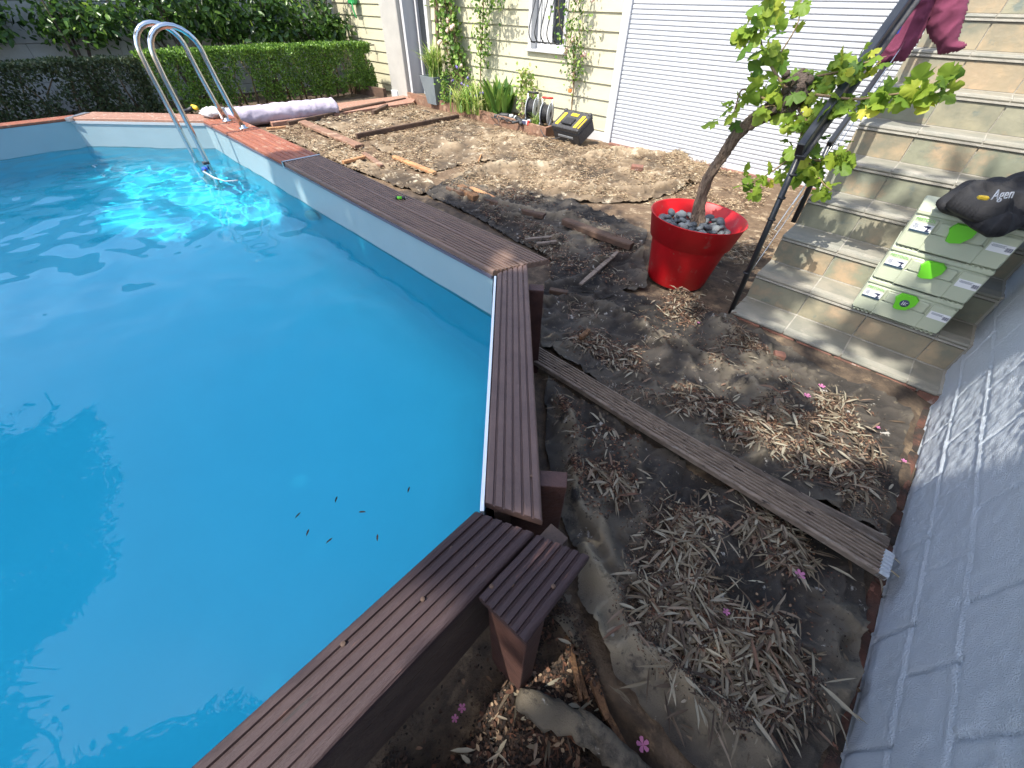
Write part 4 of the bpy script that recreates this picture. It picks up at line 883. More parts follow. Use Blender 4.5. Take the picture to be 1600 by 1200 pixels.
# ---- planting bed
E0 = np.array(G(638, 158)[:2]); E1 = np.array([-4.47, 5.42])
pb = empty('planting_bed', (-6.3, 5.75, 0), 'raised planting bed edged with weathered timber along the cream house wall', 'planting bed')
kx = [E0, E0 * .75 + E1 * .25 + [0, -.0], E0 * .5 + E1 * .5 + [0, .02], E1]
b = MB()
for p, q in zip(kx[:-1], kx[1:]): b.quadbox(p, q, q + [0, .05], p + [0, .05], -.06, .15)
b.quadbox(E1 + [.001, 0], E1 + [.05, 0], (-4.50, 5.97), (-4.55, 5.97), -.06, .148); b.build('timber_edge', M['timber'], pb, smooth=False)
X, Y = np.meshgrid(np.arange(-8.3, -4.5, .05), np.arange(5.44, 6.06, .04)); eY = np.interp(X, [E0[0], E1[0]], [E0[1] + .04, E1[1] + .04])
grid_mesh('soil', X, Y, .105 + (fbm(X * 6, Y * 6, 4, 3) - .5) * .05, M['dirt_dry'], pb, mask=(Y > eY - .03))
def gz_bed(): return .08
# planter + grass
b = MB(); c = np.array([-7.38, 5.72]); h0, h1 = .075, .50
V = [];  
for s_, z_ in ((.13, h0), (.20, h1), (.185, h1), (.17, h1 - .05)): V += [(c[0] - s_, c[1] - s_, z_), (c[0] + s_, c[1] - s_, z_), (c[0] + s_, c[1] + s_, z_), (c[0] - s_, c[1] + s_, z_)]
F = [(r_ * 4 + i, r_ * 4 + (i + 1) % 4, r_ * 4 + 4 + (i + 1) % 4, r_ * 4 + 4 + i) for r_ in range(3) for i in range(4)] + [(3, 2, 1, 0), (12, 13, 14, 15)]
pl = empty('planter', (*c, h0), 'square tapered slate grey planter on the bed beside the door', 'planter'); b.add(V, F); b.build('body', M['planter'], pl, smooth=False)
def tuft(name, label, c, n, L, W, up, m, spread=.05, cat='plant', tpl=BLADE, group=None, z0=.08):
    P = np.column_stack([c[0] + rng.normal(0, spread, n), c[1] + rng.normal(0, spread * .8, n), np.full(n, z0)]); a = rng.uniform(0, 6.283, n); t = rng.uniform(.15, 1, n)
    D = np.stack([np.cos(a) * t, np.sin(a) * t * .8, np.full(n, up)], 1); Nn = np.stack([-np.cos(a), -np.sin(a), np.full(n, .6)], 1)
    th = empty(name, (c[0], c[1], z0), label, cat, group)
    leaves('foliage', m, P, D, Nn, rng.uniform(*L, n), rng.uniform(*W, n), tpl, th, smooth=True)
    return th
tuft('spiky_grass', 'spiky pale green grass plant growing in the grey planter', c, 260, (.3, .62), (.010, .02), 1.1, M['grass_leaf'], .06, z0=.45)
tuft('flax_lily', 'wide clump of strappy bright green leaves in the middle of the bed', (-6.35, 5.72), 420, (.25, .5), (.015, .03), .75, M['grass_leaf'], .16)
tuft('broadleaf_plant', 'plant with broad upright leaves between strappy clump and cable reels', (-5.75, 5.78), 70, (.35, .62), (.06, .11), 1.5, M['rose_leaf'], .09, tpl=LANCE)
tuft('weed_tuft', 'small green tuft growing between the cable reels', (-4.78, 5.62), 60, (.1, .24), (.012, .02), 1.0, M['grass_leaf'], .04)
def bushy(name, label, stems, n, leafL, m, cat='plant', jit=.06, flowers=None, r=.008, group=None, tpl=OVAL, mstem='twig'):
    """climber or shrub: stems as polylines with leaf sprays along them"""
    base = stems[0][0]; th = empty(name, base, label, cat, group); b = MB(); P = []; 
    for s in stems:
        Q = spl(s, 6); b.tube([q + rng.normal(0, .006, 3) for q in Q], list(np.linspace(r, r * .4, len(Q))), 6); P.append(np.array(Q))
    b.build('stem', M[mstem], th)
    LPp = []
    for k in range(n):
        Q = P[random.randrange(len(P))]; t = (.25 + .75 * random.random()) * (len(Q) - 1.01); i = int(t); LPp.append(Q[i] * (1 - t + i) + Q[i + 1] * (t - i) + rng.normal(0, jit, 3) * np.array([1.2, .6, 1]))
    LPp = np.array(LPp); L = rng.uniform(leafL * .6, leafL * 1.3, n)
    leaves('foliage', m, LPp, rdir(n, -.3), rdir(n, .8) + np.array([0, -.5, 0]), L, L * .62, tpl, th)
    if flowers:
        for k in range(flowers[0]):
            fb = MB()
            q = LPp[random.randrange(n)] + np.array([0, -.04, 0]); s_ = flowers[2]
            for _ in range(5): fb.ball(q + rng.normal(0, s_ * .35, 3), s_ * rng.uniform(.4, .7), 7, 5, jit=.2)
            fb.build('flower', flowers[1], th)
    return th
R = lambda a, b: random.uniform(a, b)
st_ = []
for k in range(9): x = R(-7.35, -6.5); st_.append([(-6.85 + R(-.1, .1), 5.88, .05), (x * .5 - 3.4, 5.9, .5), (x, 5.86, 1.0), (x + R(-.3, .3), 5.85, 1.6), (x + R(-.4, .4), 5.85, 2.1)])
bushy('climbing_rose', 'leafy climbing rose trained up the wall between door and barred window', st_, 1000, .075, M['rose_leaf'], 'climber', .07, (9, M['rose_white'], .04), .012)
b = MB().tube(spl([(-7.42, 5.9, .4), (-7.44, 5.9, .9), (-7.40, 5.9, 1.5), (-7.42, 5.9, 2.2)], 6), .035, 10, jit=.1); tag(b.build('wisteria_stem', M['bark']), 'thick brown climber stem rising behind the grey planter', 'climber')
bushy('trailing_climber', 'dense green climber hanging from above left of the barred window', [[(-6.35, 5.9, .3), (-6.3, 5.88, .9), (-6.2 + R(-.1, .1), 5.8, 1.5), (-6.2 + R(-.2, .2), 5.78, 2.2)] for _ in range(4)] + [[(-5.9, 5.9, 2.3), (-5.85, 5.82, 1.9), (-5.8, 5.8, 1.62), (-5.82, 5.8, 1.5)]], 750, .055, M['rose_leaf'], 'climber', .09, None, .007)
bushy('bellflower', 'violet bellflowers on slim stems beside the grey planter', [[(R(-7.15, -6.1), 5.75, .08), (R(-7.1, -6.1), 5.72, .35), (R(-7.1, -6.1), 5.70, .62)] for _ in range(8)], 260, .04, M['rose_leaf'], 'flower', .05, (16, M['purple'], .022), .004)
bushy('wall_rose', 'rose with pale flowers hanging over the right window jamb beside the shutter', [[(-4.35, 5.92, .05), (-4.36, 5.93, .6), (-4.38, 5.9, .95), (-4.45 + R(-.2, .2), 5.85, 1.3), (-4.5 + R(-.35, .3), 5.83, 1.7), (-4.5, 5.85, 2.2)] for _ in range(6)], 620, .045, M['rose_leaf'], 'climber', .085, (7, M['rose_white'], .04), .005)
tag(MB().box((-4.42, 5.93, .56), (.06, .03, .05), .2, .01).build('plant_tie', M['orange']), 'orange plastic tie on the thin rose stems by the shutter', 'plant tie')
bushy('leafy_weed', 'tall loose green weed against the wall above the cable reels', [[(R(-5.35, -5.0), 5.85, .08), (R(-5.4, -5.0), 5.82, .4), (R(-5.5, -4.95), 5.8, .75)] for _ in range(7)], 330, .06, M['grass_leaf'], 'plant', .05)
bushy('ivy_shoot', 'leafy shoot hugging the right side of the grey planter', [[(-7.02, 5.65, .08), (-7.0, 5.6, .3), (-6.98, 5.62, .6)] for _ in range(3)], 200, .05, M['rose_leaf'], 'plant', .05)
litter('bed_mulch', 'dry mulch and gravel covering the planting bed', [(650, 152), (700, 165), (760, 180), (830, 200), (850, 195), (800, 165), (700, 140)], 1200, (.02, .06), (.008, .02), 'straw', OVAL, up=.01)
bpy.data.objects['bed_mulch'].location.z += .11

# ---- cable reels, tools, tool box
def reel(x, y, z, rz, label, r=.15, w_=.11, group='cable reels'):
    t = empty('cable_reel', (x, y, z - r - .03), label, 'cable reel', group); ax = np.array([math.cos(rz), math.sin(rz), 0]); c = np.array([x, y, z])
    for s_ in (-1, 1):
        d = MB(); d.lathe(c + ax * s_ * w_ / 2, [(.03, .0), (.045, .006), (r * .62, .004), (r * .66, .0), (r * .95, .0), (r, .006), (r, -.006), (r * .95, -.004)], 30, axis=tuple(ax * s_)); d.build('disc', M['grey_plastic'], t)
    MB().tube([c - ax * w_ * .48, c + ax * w_ * .48], r * .55, 20).build('drum', M['black'], t)
    cb = MB()
    for k in range(7): cb.lathe(c + ax * (-w_ * .42 + k * w_ * .14), [(r * .70, -.007), (r * .82, 0), (r * .70, .007)], 26, axis=tuple(ax))
    cb.build('cable', M['rubber'], t)
    fr = MB(); sd = np.array([-ax[1], ax[0], 0])
    for s_ in (-1, 1):
        e = c + ax * s_ * (w_ / 2 + .02); fr.tube([e + sd * .12 - [0, 0, r + .03], e + [0, 0, 0], e + [0, 0, r + .05]], .009, 8); fr.tube([e - sd * .12 - [0, 0, r + .03], e], .009, 8); fr.tube([e + sd * .13 - [0, 0, r + .025], e - sd * .13 - [0, 0, r + .025]], .009, 8)
    fr.build('frame', M['alu'], t)
    hd = MB(); hd.tube([c - ax * (w_ / 2 + .025) + [0, 0, r + .055], c + ax * (w_ / 2 + .025) + [0, 0, r + .055]], .014, 10); hd.build('handle', M['red' if 'red' in label else 'black'], t)
reel(-4.98, 5.74, .285, .35, 'open grey cable reel with black handle, half hidden behind weeds', .155, .13); reel(-4.62, 5.66, .27, .35, 'grey cable reel with a red handle next to the yellow and black toolbox', .15, .12)
cb = MB()
for k in range(5):
    cxx, cyy = -5.28 + R(-.15, .15), 5.56 + R(-.05, .05); pts = [(cxx + R(.10, .17) * math.cos(a) * 1.3, cyy + .07 * math.sin(a) + .02 * math.sin(3 * a), .10 + .04 * abs(math.sin(a * 2 + k))) for a in np.linspace(0, 6.6, 22)]; cb.tube(pts, .006, 6)
cb.tube(spl([(-5.7, 5.52, .1), (-5.55, 5.45, .12), (-5.45, 5.42, .13), (-5.4, 5.40, .05), (-5.5, 5.39, .04)], 6), .006, 6); cb.tube(spl([(-4.9, 5.5, .1), (-4.6, 5.45, .13), (-4.4, 5.38, .05), (-4.2, 5.4, .05), (-4.1, 5.5, .1)], 6), .006, 6)
tag(cb.build('power_cable', M['rubber']), 'tangled dark power cables lying on the timber edge of the bed', 'cable')
def tool(x, y, z, rz, label, s=1.0):
    t = empty('power_tool', (x, y, z), label, 'power tool', 'power tools by the cable reels'); a = np.array([math.cos(rz), math.sin(rz), 0]); c = np.array([x, y, z + .05])
    MB().tube([c - a * .12 * s, c - a * .09 * s, c + a * .02 * s, c + a * .05 * s], [.028 * s, .036 * s, .038 * s, .03 * s], 14).build('motor_body', M['black'], t)
    MB().tube([c + a * .05 * s, c + a * .10 * s, c + a * .12 * s], [.026 * s, .03 * s, .022 * s], 14).build('gear_head', M['grey_plastic'], t)
    MB().tube(spl([c - a * .10 * s, c - a * .15 * s + [0, 0, -.01], c - a * .22 * s + [0, 0, -.02]], 4), .022 * s, 10).build('grip', M['rubber'], t)
tool(-5.42, 5.60, .10, .4, 'dark blue grey power tool at the left end of the tool heap', 1.0); tool(-5.12, 5.54, .10, 2.6, 'black angle grinder in the middle of the tool heap', 1.1); tool(-4.95, 5.52, .10, .9, 'black power tool with grey head nearest the cable reels', .9)
mt = empty('measuring_device', (-4.86, 5.46, .115), 'small grey handheld device with a screen and red end on the timber edge', 'device'); MB().box((-4.88, 5.46, .15), (.11, .03, .06), .1, .008).build('body', M['grey_plastic'], mt); MB().box((-4.89, 5.443, .152), (.07, .003, .04), .1).build('screen', M['ink'], mt); MB().box((-4.815, 5.465, .15), (.03, .04, .07), .1, .008).build('bumper', M['red'], mt)
tx, ty, rz = -4.03, 5.60, -.06
tb_ = empty('toolbox', (tx, ty, 0), 'black hard toolbox with yellow latches standing against the white shutter rail', 'toolbox')
tl = math.radians(28)
Rm = np.array(Matrix.Rotation(rz, 3, 'Z') @ Matrix.Rotation(-tl, 3, 'X').inverted())
def T(x, y, z_): return np.array([tx, ty, .0]) + Rm @ np.array([x, y, z_]) + np.array([0, 0, .09])
MB().box(T(0, .02, .07), (.50, .34, .17), R=Rm, bev=.012).build('base', M['rubber'], tb_, smooth=False)
ld = MB().box(T(0, .02, .19), (.51, .35, .07), R=Rm, bev=.012); 
for s_ in (-1, 1): ld.box(T(s_ * .225, .17, .21), (.05, .05, .07), R=Rm, bev=.01); ld.box(T(s_ * .10, .185, .20), (.04, .03, .06), R=Rm, bev=.008)
ld = ld.build('lid', M['rubber'], tb_, smooth=False)
hb = MB(); hb.box(T(0, -.03, .235), (.17, .12, .022), R=Rm, bev=.006); hb.box(T(0, -.09, .25), (.19, .03, .03), R=Rm, bev=.008); hb.build('handle', M['black'], tb_, smooth=False)
for s_ in (-1, 1):
    MB().box(T(s_ * .17, .0, .229), (.055, .24, .012), R=Rm, bev=.004).build('latch', M['yellow'], tb_, smooth=False)
MB().box(T(.24, -.02, .229), (.015, .2, .01), R=Rm).build('trim', M['yellow'], tb_, smooth=False)
pt = MB().box(T(0, .11, .2285), (.13, .05, .006), R=Rm, bev=0).build('name_plate', M['yellow'], tb_, smooth=False)
text('lettering', 'DEWALT', .026, M['black'], tb_, T(-.058, .10, .2325), Rm @ np.array([1, 0, 0]), Rm @ np.array([0, 1, 0]))
b = MB()
for k in range(12): b.box(T(-.13 + k * .024, -.158, .09), (.012, .008, .03), R=Rm)
b.build('grip_ribs', M['grey_plastic'], tb_, smooth=False)

# ================================================================== TIMBERS AND SCRAPS
def timber(name, label, p, q, wd, th, m, cat='timber', z=None, group=None, twist=0):
    a, b_ = G(*p), G(*q); a = a[:2]; b_ = b_[:2]; d = b_ - a; Ln = np.linalg.norm(d); ang = math.atan2(d[1], d[0]); mid_ = (a + b_) / 2
    z = (float(base_h(mid_[0], mid_[1])) + .04 if z is None else z); n_ = max(3, int(Ln / .08)); V = []; dn = np.array([-d[1], d[0]]) / Ln
    for i in range(n_ + 1):
        t = i / n_; c_ = a + d * t + dn * (random.uniform(-1, 1) * wd * .03); ww = wd * (1 + random.uniform(-.06, .06)) * (.72 if i in (0, n_) and twist else 1)
        for sx, sz in ((-.5, 0), (-.5, .8), (-.42, 1), (.42, 1), (.5, .8), (.5, 0)): V.append((*(c_ + dn * ww * sx), z + th * sz + random.uniform(-.001, .001)))
    F = [(i * 6 + j, i * 6 + (j + 1) % 6, i * 6 + 6 + (j + 1) % 6, i * 6 + 6 + j)[::-1] for i in range(n_) for j in range(6)] + [tuple(range(6)), tuple(n_ * 6 + j for j in range(5, -1, -1))]
    o = MB().add(V, F).build(name, m, None, smooth=False); return tag(o, label, cat, group)
timber('timber', 'wide flat reddish timber lying from deck edge towards the middle of the frame', (467, 192), (563, 234), .14, .04, M['timber'])
timber('timber', 'long dark batten on edge between timber frame and planting bed', (559, 222), (717, 190), .04, .06, M['timber_dark'])
timber('timber', 'split orange plank on the sunlit ground behind the coping', (616, 249), (680, 275), .07, .03, M['timber_orange'], twist=1)
timber('timber', 'short red brown board scrap lying beside the split orange plank', (569, 243), (598, 264), .07, .025, M['timber'], twist=1)
timber('timber', 'short pale orange plank just behind the metal joint clip', (537, 259), (571, 250), .05, .03, M['timber_orange'])
timber('timber', 'pale stick of wood near the ladder behind the coping', (418, 206), (448, 203), .05, .03, M['timber_orange'])
timber('timber', 'round dark brown beam along the deck edge', (537, 180), (602, 167), .07, .06, M['timber_dark'], twist=1)
timber('timber', 'short tilted brown wood chunk near the planting bed corner', (584, 184), (606, 173), .08, .06, M['timber_dark'], twist=1)
timber('timber', 'narrow pale stick standing out of the straw in front of the bed', (752, 247), (748, 258), .015, .02, M['timber_orange'])
timber('timber', 'long pale peeled lath lying on membrane left of the red pot', (905, 457), (962, 406), .035, .012, M['wood_grey'], twist=1, z=.06)
timber('timber', 'thin grey lath pointing to the coping corner', (820, 385), (862, 381), .03, .02, M['wood_grey'], z=.05)
timber('timber', 'second thin grey lath, just below the first by the coping corner', (838, 392), (868, 388), .03, .02, M['wood_grey'], z=.05)
timber('timber', 'rotten brown wood chip on membrane beside the loose plank', (905, 540), (918, 528), .03, .02, M['rot'], twist=1, z=.05)
timber('brick_piece', 'orange brick piece half covered near the roller shutter', (985, 268), (1003, 270), .1, .05, M['brick'], 'brick')
timber('brick_piece', 'small orange brick chunk by the bottom stair', (1206, 559), (1222, 562), .05, .03, M['brick'], 'brick')
timber('timber', 'broken dark log along the straw edge left of the shaded ground', (720, 300), (745, 318), .1, .05, M['rot'], twist=1)
timber('timber', 'crumbling orange brown wood between pot and coping', (735, 300), (775, 318), .08, .02, M['timber_orange'], twist=1)
timber('timber', 'dark joist half buried left of the red pot', (880, 355), (985, 395), .09, .05, M['timber_dark'], twist=1)
timber('timber', 'blackened joist buried along the coping behind the battery', (700, 300), (850, 345), .08, .04, M['timber_dark'], twist=1)
for k, (p, q, w_) in enumerate((((888, 985), (922, 1085), .022), ((905, 978), (955, 1120), .03), ((925, 1040), (968, 1140), .018), ((896, 1000), (912, 1090), .014), ((940, 1085), (985, 1165), .02))):
    timber('splintered_wood', ['leftmost splinter', 'thickest splinter', 'short middle splinter', 'thin splinter', 'lowest splinter'][k] + ' of the rotten orange brown wood below the short plank', p, q, w_, .022, M['rot'], 'wood splinter', z=-.085 + .012 * (k % 2), group='rotten wood splinters', twist=1)
timber('timber', 'short dark wood stub behind the post of the diagonal side', (858, 466), (885, 471), .04, .03, M['timber_dark'], z=.05)
# loose plank on the ground towards the white wall
plank = empty('loose_plank', (-.2, 1.45, .0), 'long grey grooved deck plank reaching across the membrane to the white wall', 'plank')
a0, a1_, b0, b1_ = G(846, 571, .085)[:2], G(846, 541, .085)[:2], G(1377, 896, .085)[:2], G(1396, 868, .085)[:2]
dn_ = (b0 - a0); dn_ /= np.linalg.norm(dn_); pn = np.array([-dn_[1], dn_[0]])
a0 = a0 - dn_ * .25; bE = b0 + dn_ * .02
board('board', a0, a0 + pn * .118, bE, bE + pn * .118, .085, M['wood_grey'], 6, parent=plank, seg=40, warp=.003, th=.03, gd=.009, gw=.008)
board('end_paint', bE - dn_ * .026, bE - dn_ * .026 + pn * .118, bE + dn_ * .002, bE + dn_ * .002 + pn * .118, .0885, M['wall_white'], 6, parent=plank, seg=2, warp=0, gd=.005)
board('split_edge', a0 + dn_ * 1.15 + pn * .127, a0 + dn_ * 1.15 + pn * .137, bE - dn_ * .02 + pn * .128, bE - dn_ * .02 + pn * .178, .082, M['wood_grey'], 1, parent=plank, seg=30, warp=.003, th=.03, gd=.005, label='split off grey edge strip of the plank')

# ---- deck path, kerb, rolled cover and things by the far corner
b = MB(); dk = [G(*q, .06)[:2] for q in ((425, 192), (645, 160), (655, 146), (400, 176))]
d0, d1, d2, d3 = dk
N_ = 7
for k in range(N_):
    t0_, t1_ = k / N_ + .004, (k + 1) / N_ - .004; b.quadbox(d0 + (d3 - d0) * t0_, d1 + (d2 - d1) * t0_, d1 + (d2 - d1) * t1_, d0 + (d3 - d0) * t1_, .0, .06)
tag(b.build('deck_path', M['wood_pale'], None, smooth=False), 'strip of pale wooden decking leading to the dark door', 'decking')
timber('timber', 'dark edging beam along the front of the pale decking', (452, 199), (634, 160), .05, .055, M['timber_dark'])
b = MB(); q0, q1 = G(560, 152, .1)[:2], G(640, 146, .1)[:2]; b.quadbox((-10.3, 5.35), (-8.95, 5.55), (-8.95, 5.62), (-10.3, 5.42), -.05, .16); tag(b.build('step_board', M['timber_dark'], None, smooth=False), 'dark upright board between hedge end and house pillar', 'board')
p0, p1 = np.array([-8.25, 1.95, .13]), np.array([-8.02, 4.0, .13]); cv = MB(); pts = [p0 + (p1 - p0) * t for t in np.linspace(0, 1, 60)]
V = []; nr = 36
for i, p in enumerate(pts):
    t = i / 59; base = .135 * (min(1, t * 30 + .35) if t < .5 else min(1, (1 - t) * 24 + .3))
    for j in range(nr):
        a = 2 * math.pi * j / nr; w_ = 1 + .09 * float(vn(a * 2.2 + t * 3, t * 26, 7)) - .11 * (1 - abs(2 * float(fbm(np.float64(t * 34 + math.sin(a) * 1.2), np.float64(a * 1.2), 17, 3)) - 1)) ** 4
        V.append((p[0] + base * w_ * 1.25 * math.cos(a), p[1], p[2] + max(-.12, base * w_ * math.sin(a))))
F = [(i * nr + j, i * nr + (j + 1) % nr, (i + 1) * nr + (j + 1) % nr, (i + 1) * nr + j) for i in range(59) for j in range(nr)] + [tuple(range(nr - 1, -1, -1)), tuple(59 * nr + j for j in range(nr))]
cv.add(V, F, None, True); tag(cv.build('rolled_cover', M['cover']), 'long rolled pale lilac pool cover lying beside the hedge', 'pool cover')
g = G(335, 170, .3)
b = MB(); cpt = G(335, 176, .57)
def blob(name, label, cat, c_, rad, m, jit=.18):
    return tag(MB().ball(c_, rad, 16, 10, jit=jit).build(name, m, None, smooth=True), label, cat)
blob('white_cloth', 'crumpled white cloth on the far corner of the coping by the ladder', 'cloth', G(330, 176, .61), (.13, .10, .05), M['cloth_white'])
yt = empty('cordless_drill', tuple(G(305, 170, .57)), 'yellow and black cordless tool lying on the far coping behind the ladder', 'power tool'); c_ = G(305, 168, .62)
MB().tube([c_ - [.08, 0, 0], c_ + [.02, 0, 0], c_ + [.06, .0, 0]], [.02, .024, .014], 12).build('motor_body', M['yellow'], yt); MB().tube([c_ - [.03, 0, 0], c_ - [.05, .08, .03]], .02, 10).build('grip', M['black'], yt); MB().box(c_ - [.06, .1, .03], (.08, .06, .03), .3, .006).build('battery_pack', M['black'], yt)
jr = empty('plastic_jar', tuple(G(352, 186, .57)), 'small clear and white jar between the ladder feet', 'jar'); c_ = G(352, 186, .575); MB().lathe(c_, [(.0001, 0), (.035, 0), (.037, .01), (.037, .07), (.03, .08)], 20).build('body', M['white_plastic'], jr); MB().lathe(c_, [(.032, .08), (.033, .1), (.0001, .102)], 20).build('lid', M['grey_plastic'], jr)

# ================================================================== HEDGE, GARDEN WALL, SHRUBS
def hedge(name, label, x0, x1, y0, y1, z1, n, m, leaf=.035):
    th = empty(name, ((x0 + x1) / 2, (y0 + y1) / 2, 0), label, 'hedge', 'low hedges behind the pool'); P = np.column_stack([rng.uniform(x0, x1, n), rng.uniform(y0, y1, n), rng.uniform(.08, z1, n)])
    # push most leaves to the clipped faces
    f = rng.random(n); w1 = f < .42; P[w1, 0] = x1 - np.abs(rng.normal(0, .05, w1.sum())); w2 = (f > .42) & (f < .70); P[w2, 2] = z1 - np.abs(rng.normal(0, .04, w2.sum())); w3 = (f > .70) & (f < .76); P[w3, 1] = y1 - np.abs(rng.normal(0, .04, w3.sum()))
    bumpy = (fbm(P[:, 1] * 2.2, P[:, 2] * 2.2, 71, 3) - .5) * .16; P[:, 0] += bumpy; P[:, 2] += (fbm(P[:, 1] * 2.5, P[:, 0] * 2.5, 73, 3) - .5) * .08; P[:, 2] = np.maximum(P[:, 2], .03)
    keep = fbm(P[:, 1] * 5, P[:, 2] * 5 + P[:, 0] * 3, 75, 2) > .36 - (P[:, 2] > z1 * .8) * .2; P = P[keep]; n = len(P)
    Nn = rdir(n, .5) + np.array([.6, 0, 0]); L = rng.uniform(leaf * .6, leaf * 1.3, n)
    leaves('foliage', m, P, rdir(n, .5), Nn, L, L * .6, OVAL, th, rnd=np.clip(rng.normal(.45, .25, n), 0, 1))
    b = MB(); y = y0 + .1
    while y < y1: b.tube([((x0 + x1) / 2 + R(-.1, .1), y, 0), ((x0 + x1) / 2 + R(-.15, .15), y + R(-.1, .1), z1 * .5), ((x0 + x1) / 2 + R(-.2, .2), y + R(-.2, .2), z1 * .92)], [.02, .012, .004], 6); y += .16
    b.build('trunk', M['twig'], th)
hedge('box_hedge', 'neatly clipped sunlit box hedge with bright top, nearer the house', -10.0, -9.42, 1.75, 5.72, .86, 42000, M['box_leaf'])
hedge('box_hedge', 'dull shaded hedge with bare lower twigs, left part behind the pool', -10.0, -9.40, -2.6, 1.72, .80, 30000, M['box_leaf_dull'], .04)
gw = MB(); gw.box((-11.55, 1.0, 1.2), (.2, 12, 2.8)); 
gwe = empty('garden_wall', (-11.5, 1, 0), 'grey rendered block wall behind the hedge and shrubs', 'wall'); gw.build('core', M['concrete'], gwe)
b = MB(); 
for r_ in range(12):
    y = -5 + (r_ % 2) * .3
    while y < 6.2: b.box((-11.44, y + .297, -.1 + r_ * .25 + .1225), (.03, .594, .244), bev=.004); y += .6
b.build('blocks', M['garden_wall'], gwe, smooth=False)
def shrub(x, y, h0, h1, rad, n, label, leaf=.125, sun=0):
    th = empty('laurel_shrub', (x, y, 0), label, 'shrub', 'tall shrubs against the garden wall'); b = MB(); tips = []
    for k in range(7):
        a = R(0, 6.28); t = (x + .5 * rad * math.cos(a) * .8, y + rad * math.sin(a) * .9, R(h0 + .2, h1)); m_ = (x + .15 * math.cos(a), y + .35 * rad * math.sin(a), h0 * .7); b.tube(spl([(x + R(-.06, .06), y + R(-.1, .1), 0), m_, t], 6), list(np.linspace(.028, .008, 13)), 7); tips.append((m_, t))
    b.build('trunk', M['bark_dark'], th)
    cl = []; 
    for m_, t in tips:
        for _ in range(5): s_ = random.random(); cl.append(np.array(m_) * (1 - s_) + np.array(t) * s_ + rng.normal(0, .16, 3) * np.array([.6, 1.3, 1]))
    cl = np.array(cl); cl[:, 2] = np.maximum(cl[:, 2], h0 + R(0, .1)); idx = rng.integers(0, len(cl), n); P = cl[idx] + rng.normal(0, .13, (n, 3)); P[:, 2] = np.maximum(P[:, 2], h0 - .15)
    Nn = rdir(n, .7) + np.array([.5, -.2, 0]); L = rng.uniform(leaf * .6, leaf * 1.25, n)
    leaves('crown', M['laurel_leaf'], P, rdir(n, -.2), Nn, L, L * .45, OVAL, th, rnd=np.clip(rng.normal(.4, .24, n), 0, 1))
shrub(-10.9, -.2, 1.15, 2.2, .9, 2000, 'leftmost dark shrub with several bare stems above the shaded hedge'); shrub(-10.9, 1.15, 1.0, 2.1, .55, 1100, 'small shrub with a drooping sunlit branch left of the ladder', .11)
shrub(-10.8, 2.7, 1.15, 2.3, .9, 1900, 'dense dark shrub seen through the ladder arch'); shrub(-10.8, 4.1, 1.05, 2.3, .8, 2100, 'broad shrub with glossy sunlit leaves above the clipped hedge'); shrub(-10.9, 5.3, .95, 2.3, .6, 1500, 'rightmost shrub by the corner of the house')
hs = empty('hose_holder', (-10.35, 6.0, 1.35), 'green garden hose holder hanging on the house wall behind the hedge', 'hose'); MB().box((-10.35, 6.05, 1.5), (.22, .12, .2), 0, .03).build('reel_case', M['green_hose'], hs, smooth=False); MB().tube(spl([(-10.3, 6.0, 1.45), (-10.25, 5.98, 1.3), (-10.22, 6.0, 1.2)], 5), .015, 8).build('hose', M['green_hose'], hs)
tp_ = empty('wall_tap', (-9.95, 6.1, .75), 'small dark outdoor tap on the shaded house siding', 'tap'); MB().tube([(-9.95, 6.14, .78), (-9.95, 6.02, .78), (-9.95, 6.0, .73)], .012, 8).build('spout', M['black_metal'], tp_); MB().box((-9.95, 6.05, .81), (.07, .015, .015)).build('handle', M['black_metal'], tp_)

# ================================================================== TREES OUT OF FRAME THAT CAST THE SHADE
HOLES = [tuple((G(px, py, zz) + SD * (zz / -SD[2]) * 1.0)[:2]) + (rr,) for px, py, zz, rr in ((480, 1165, .57, .12), (600, 990, .57, .085), (665, 940, .57, .05), (765, 960, .4, .06), (1085, 590, 0, .05), (1290, 620, 0, .08), (1200, 680, 0, .05), (1370, 590, 0, .06), (1400, 640, 0, .13), (1385, 700, 0, .07), (1330, 560, .1, .08), (1250, 480, .2, .08), (1300, 450, .2, .08), (1200, 560, 0, .06), (1380, 560, .1, .08), (1190, 690, 0, .06), (1130, 590, 0, .06), (1210, 390, .3, .06), (1320, 385, .4, .09), (950, 300, 0, .12), (930, 370, 0, .08), (1070, 520, 0, .05), (1000, 560, 0, .05), (1020, 460, .3, .07), (1045, 400, .4, .12), (1500, 640, .25, .10), (1540, 620, .35, .09), (1530, 700, .25, .10), (1480, 690, .15, .08), (1570, 590, .45, .08), (1560, 640, .4, .06), (1420, 380, .6, .10), (1480, 420, .5, .08), (1380, 440, .4, .08), (1450, 330, .8, .10), (1360, 400, .3, .07), (1280, 700, 0, .05), (860, 520, 0, .06), (560, 240, .57, .0), (430, 290, .45, .03), (470, 300, .4, .03), (540, 350, .4, .03))]
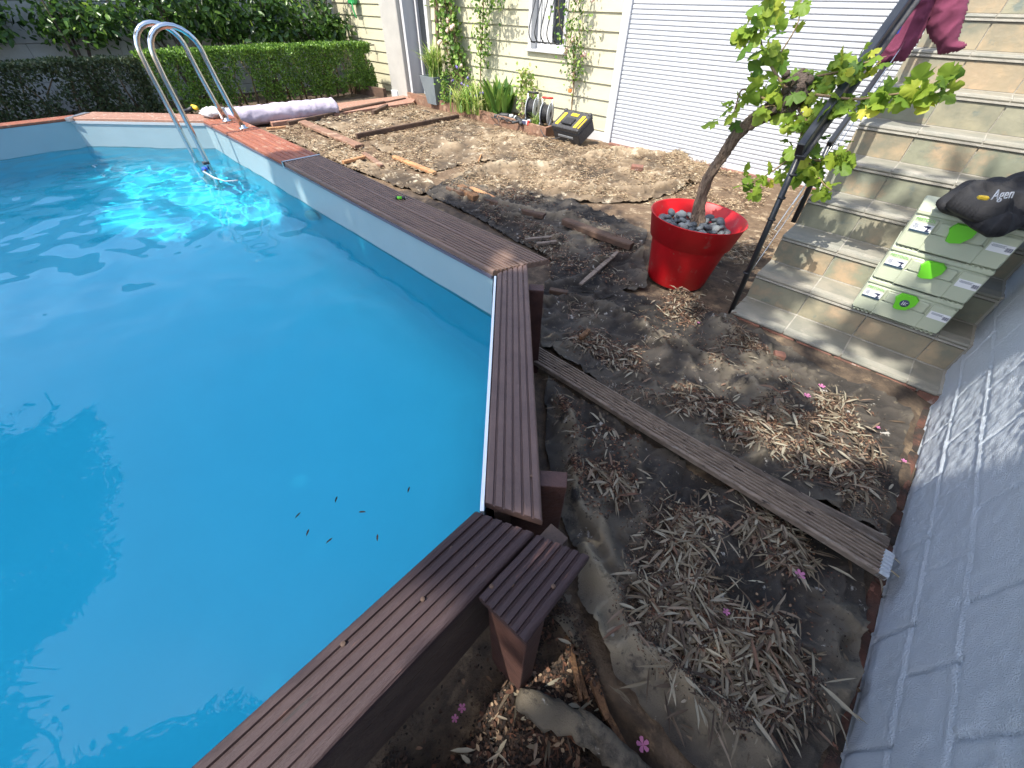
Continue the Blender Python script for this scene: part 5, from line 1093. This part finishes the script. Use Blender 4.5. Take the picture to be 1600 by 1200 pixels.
def shade_tree(x, y, xr, yr, z0, z1, n, label):
    th = empty('shade_tree', (x, y, -.05), label, 'tree', 'garden trees shading the pool'); P = np.zeros((0, 3))
    while len(P) < n:
        q = np.column_stack([rng.uniform(xr[0], xr[1], n * 2), rng.uniform(yr[0], yr[1], n * 2), rng.uniform(z0, z1, n * 2)])
        gx = q[:, 0] + SD[0] / -SD[2] * q[:, 2]; gy = q[:, 1] + SD[1] / -SD[2] * q[:, 2]
        e = shade_edge(gx) - gy; wd_ = np.where(gx > -1.0, .75, .35); pr = np.clip((e + wd_) / (.45 + wd_), 0, 1) ** 1.5
        k = rng.random(len(q)) < pr
        cl_ = fbm(gx * 1.9, gy * 1.9, 201, 3); k &= cl_ > .02 + .38 * np.clip(1 - e / 1.1, 0, 1)
        for hx, hy, hr in HOLES:
            if hr > 0: k &= np.hypot(gx - hx, (gy - hy) * .8) > hr * 1.25 + .10
        P = np.vstack([P, q[k]])
    P = P[:n]; L = rng.uniform(.12, .26, n); leaves('crown', M['shade_leaf'], P, rdir(n, 0), rdir(n, .9), L, L * .42, LANCE, th)
    b = MB(); b.tube(spl([(x, y, -.05), (x + .1, y + .1, 1.2), (x - .05, y + .4, 4.6), (x, y + .9, z0 + .4)], 6), list(np.linspace(.11, .05, 19)), 10)
    for k in range(2): e_ = P[random.randrange(n)]; b.tube(spl([(x, y + .9, z0 + .4), ((x + e_[0]) / 2, (y + .9 + e_[1]) / 2, z0 + .8), (e_[0], e_[1], max(e_[2], z0 + .7))], 5), list(np.linspace(.04, .008, 11)), 6)
    b.build('trunk', M['bark'], th)
shade_tree(-1.4, -5.0, (-5.3, .6), (-8.0, -1.2), 8.2, 9.3, 36000, 'tall oleander tree behind the viewer shading the near pool side')
shade_tree(-5.6, -6.0, (-9.8, -4.8), (-9.0, -3.0), 8.4, 9.3, 27000, 'leafy tree left behind the viewer shading the left of the pool')
shade_tree(-13.2, -6.0, (-14.3, -9.1), (-6.8, -2.0), 7.4, 8.3, 12000, 'leafy tree beyond the left edge shading the dull hedge')
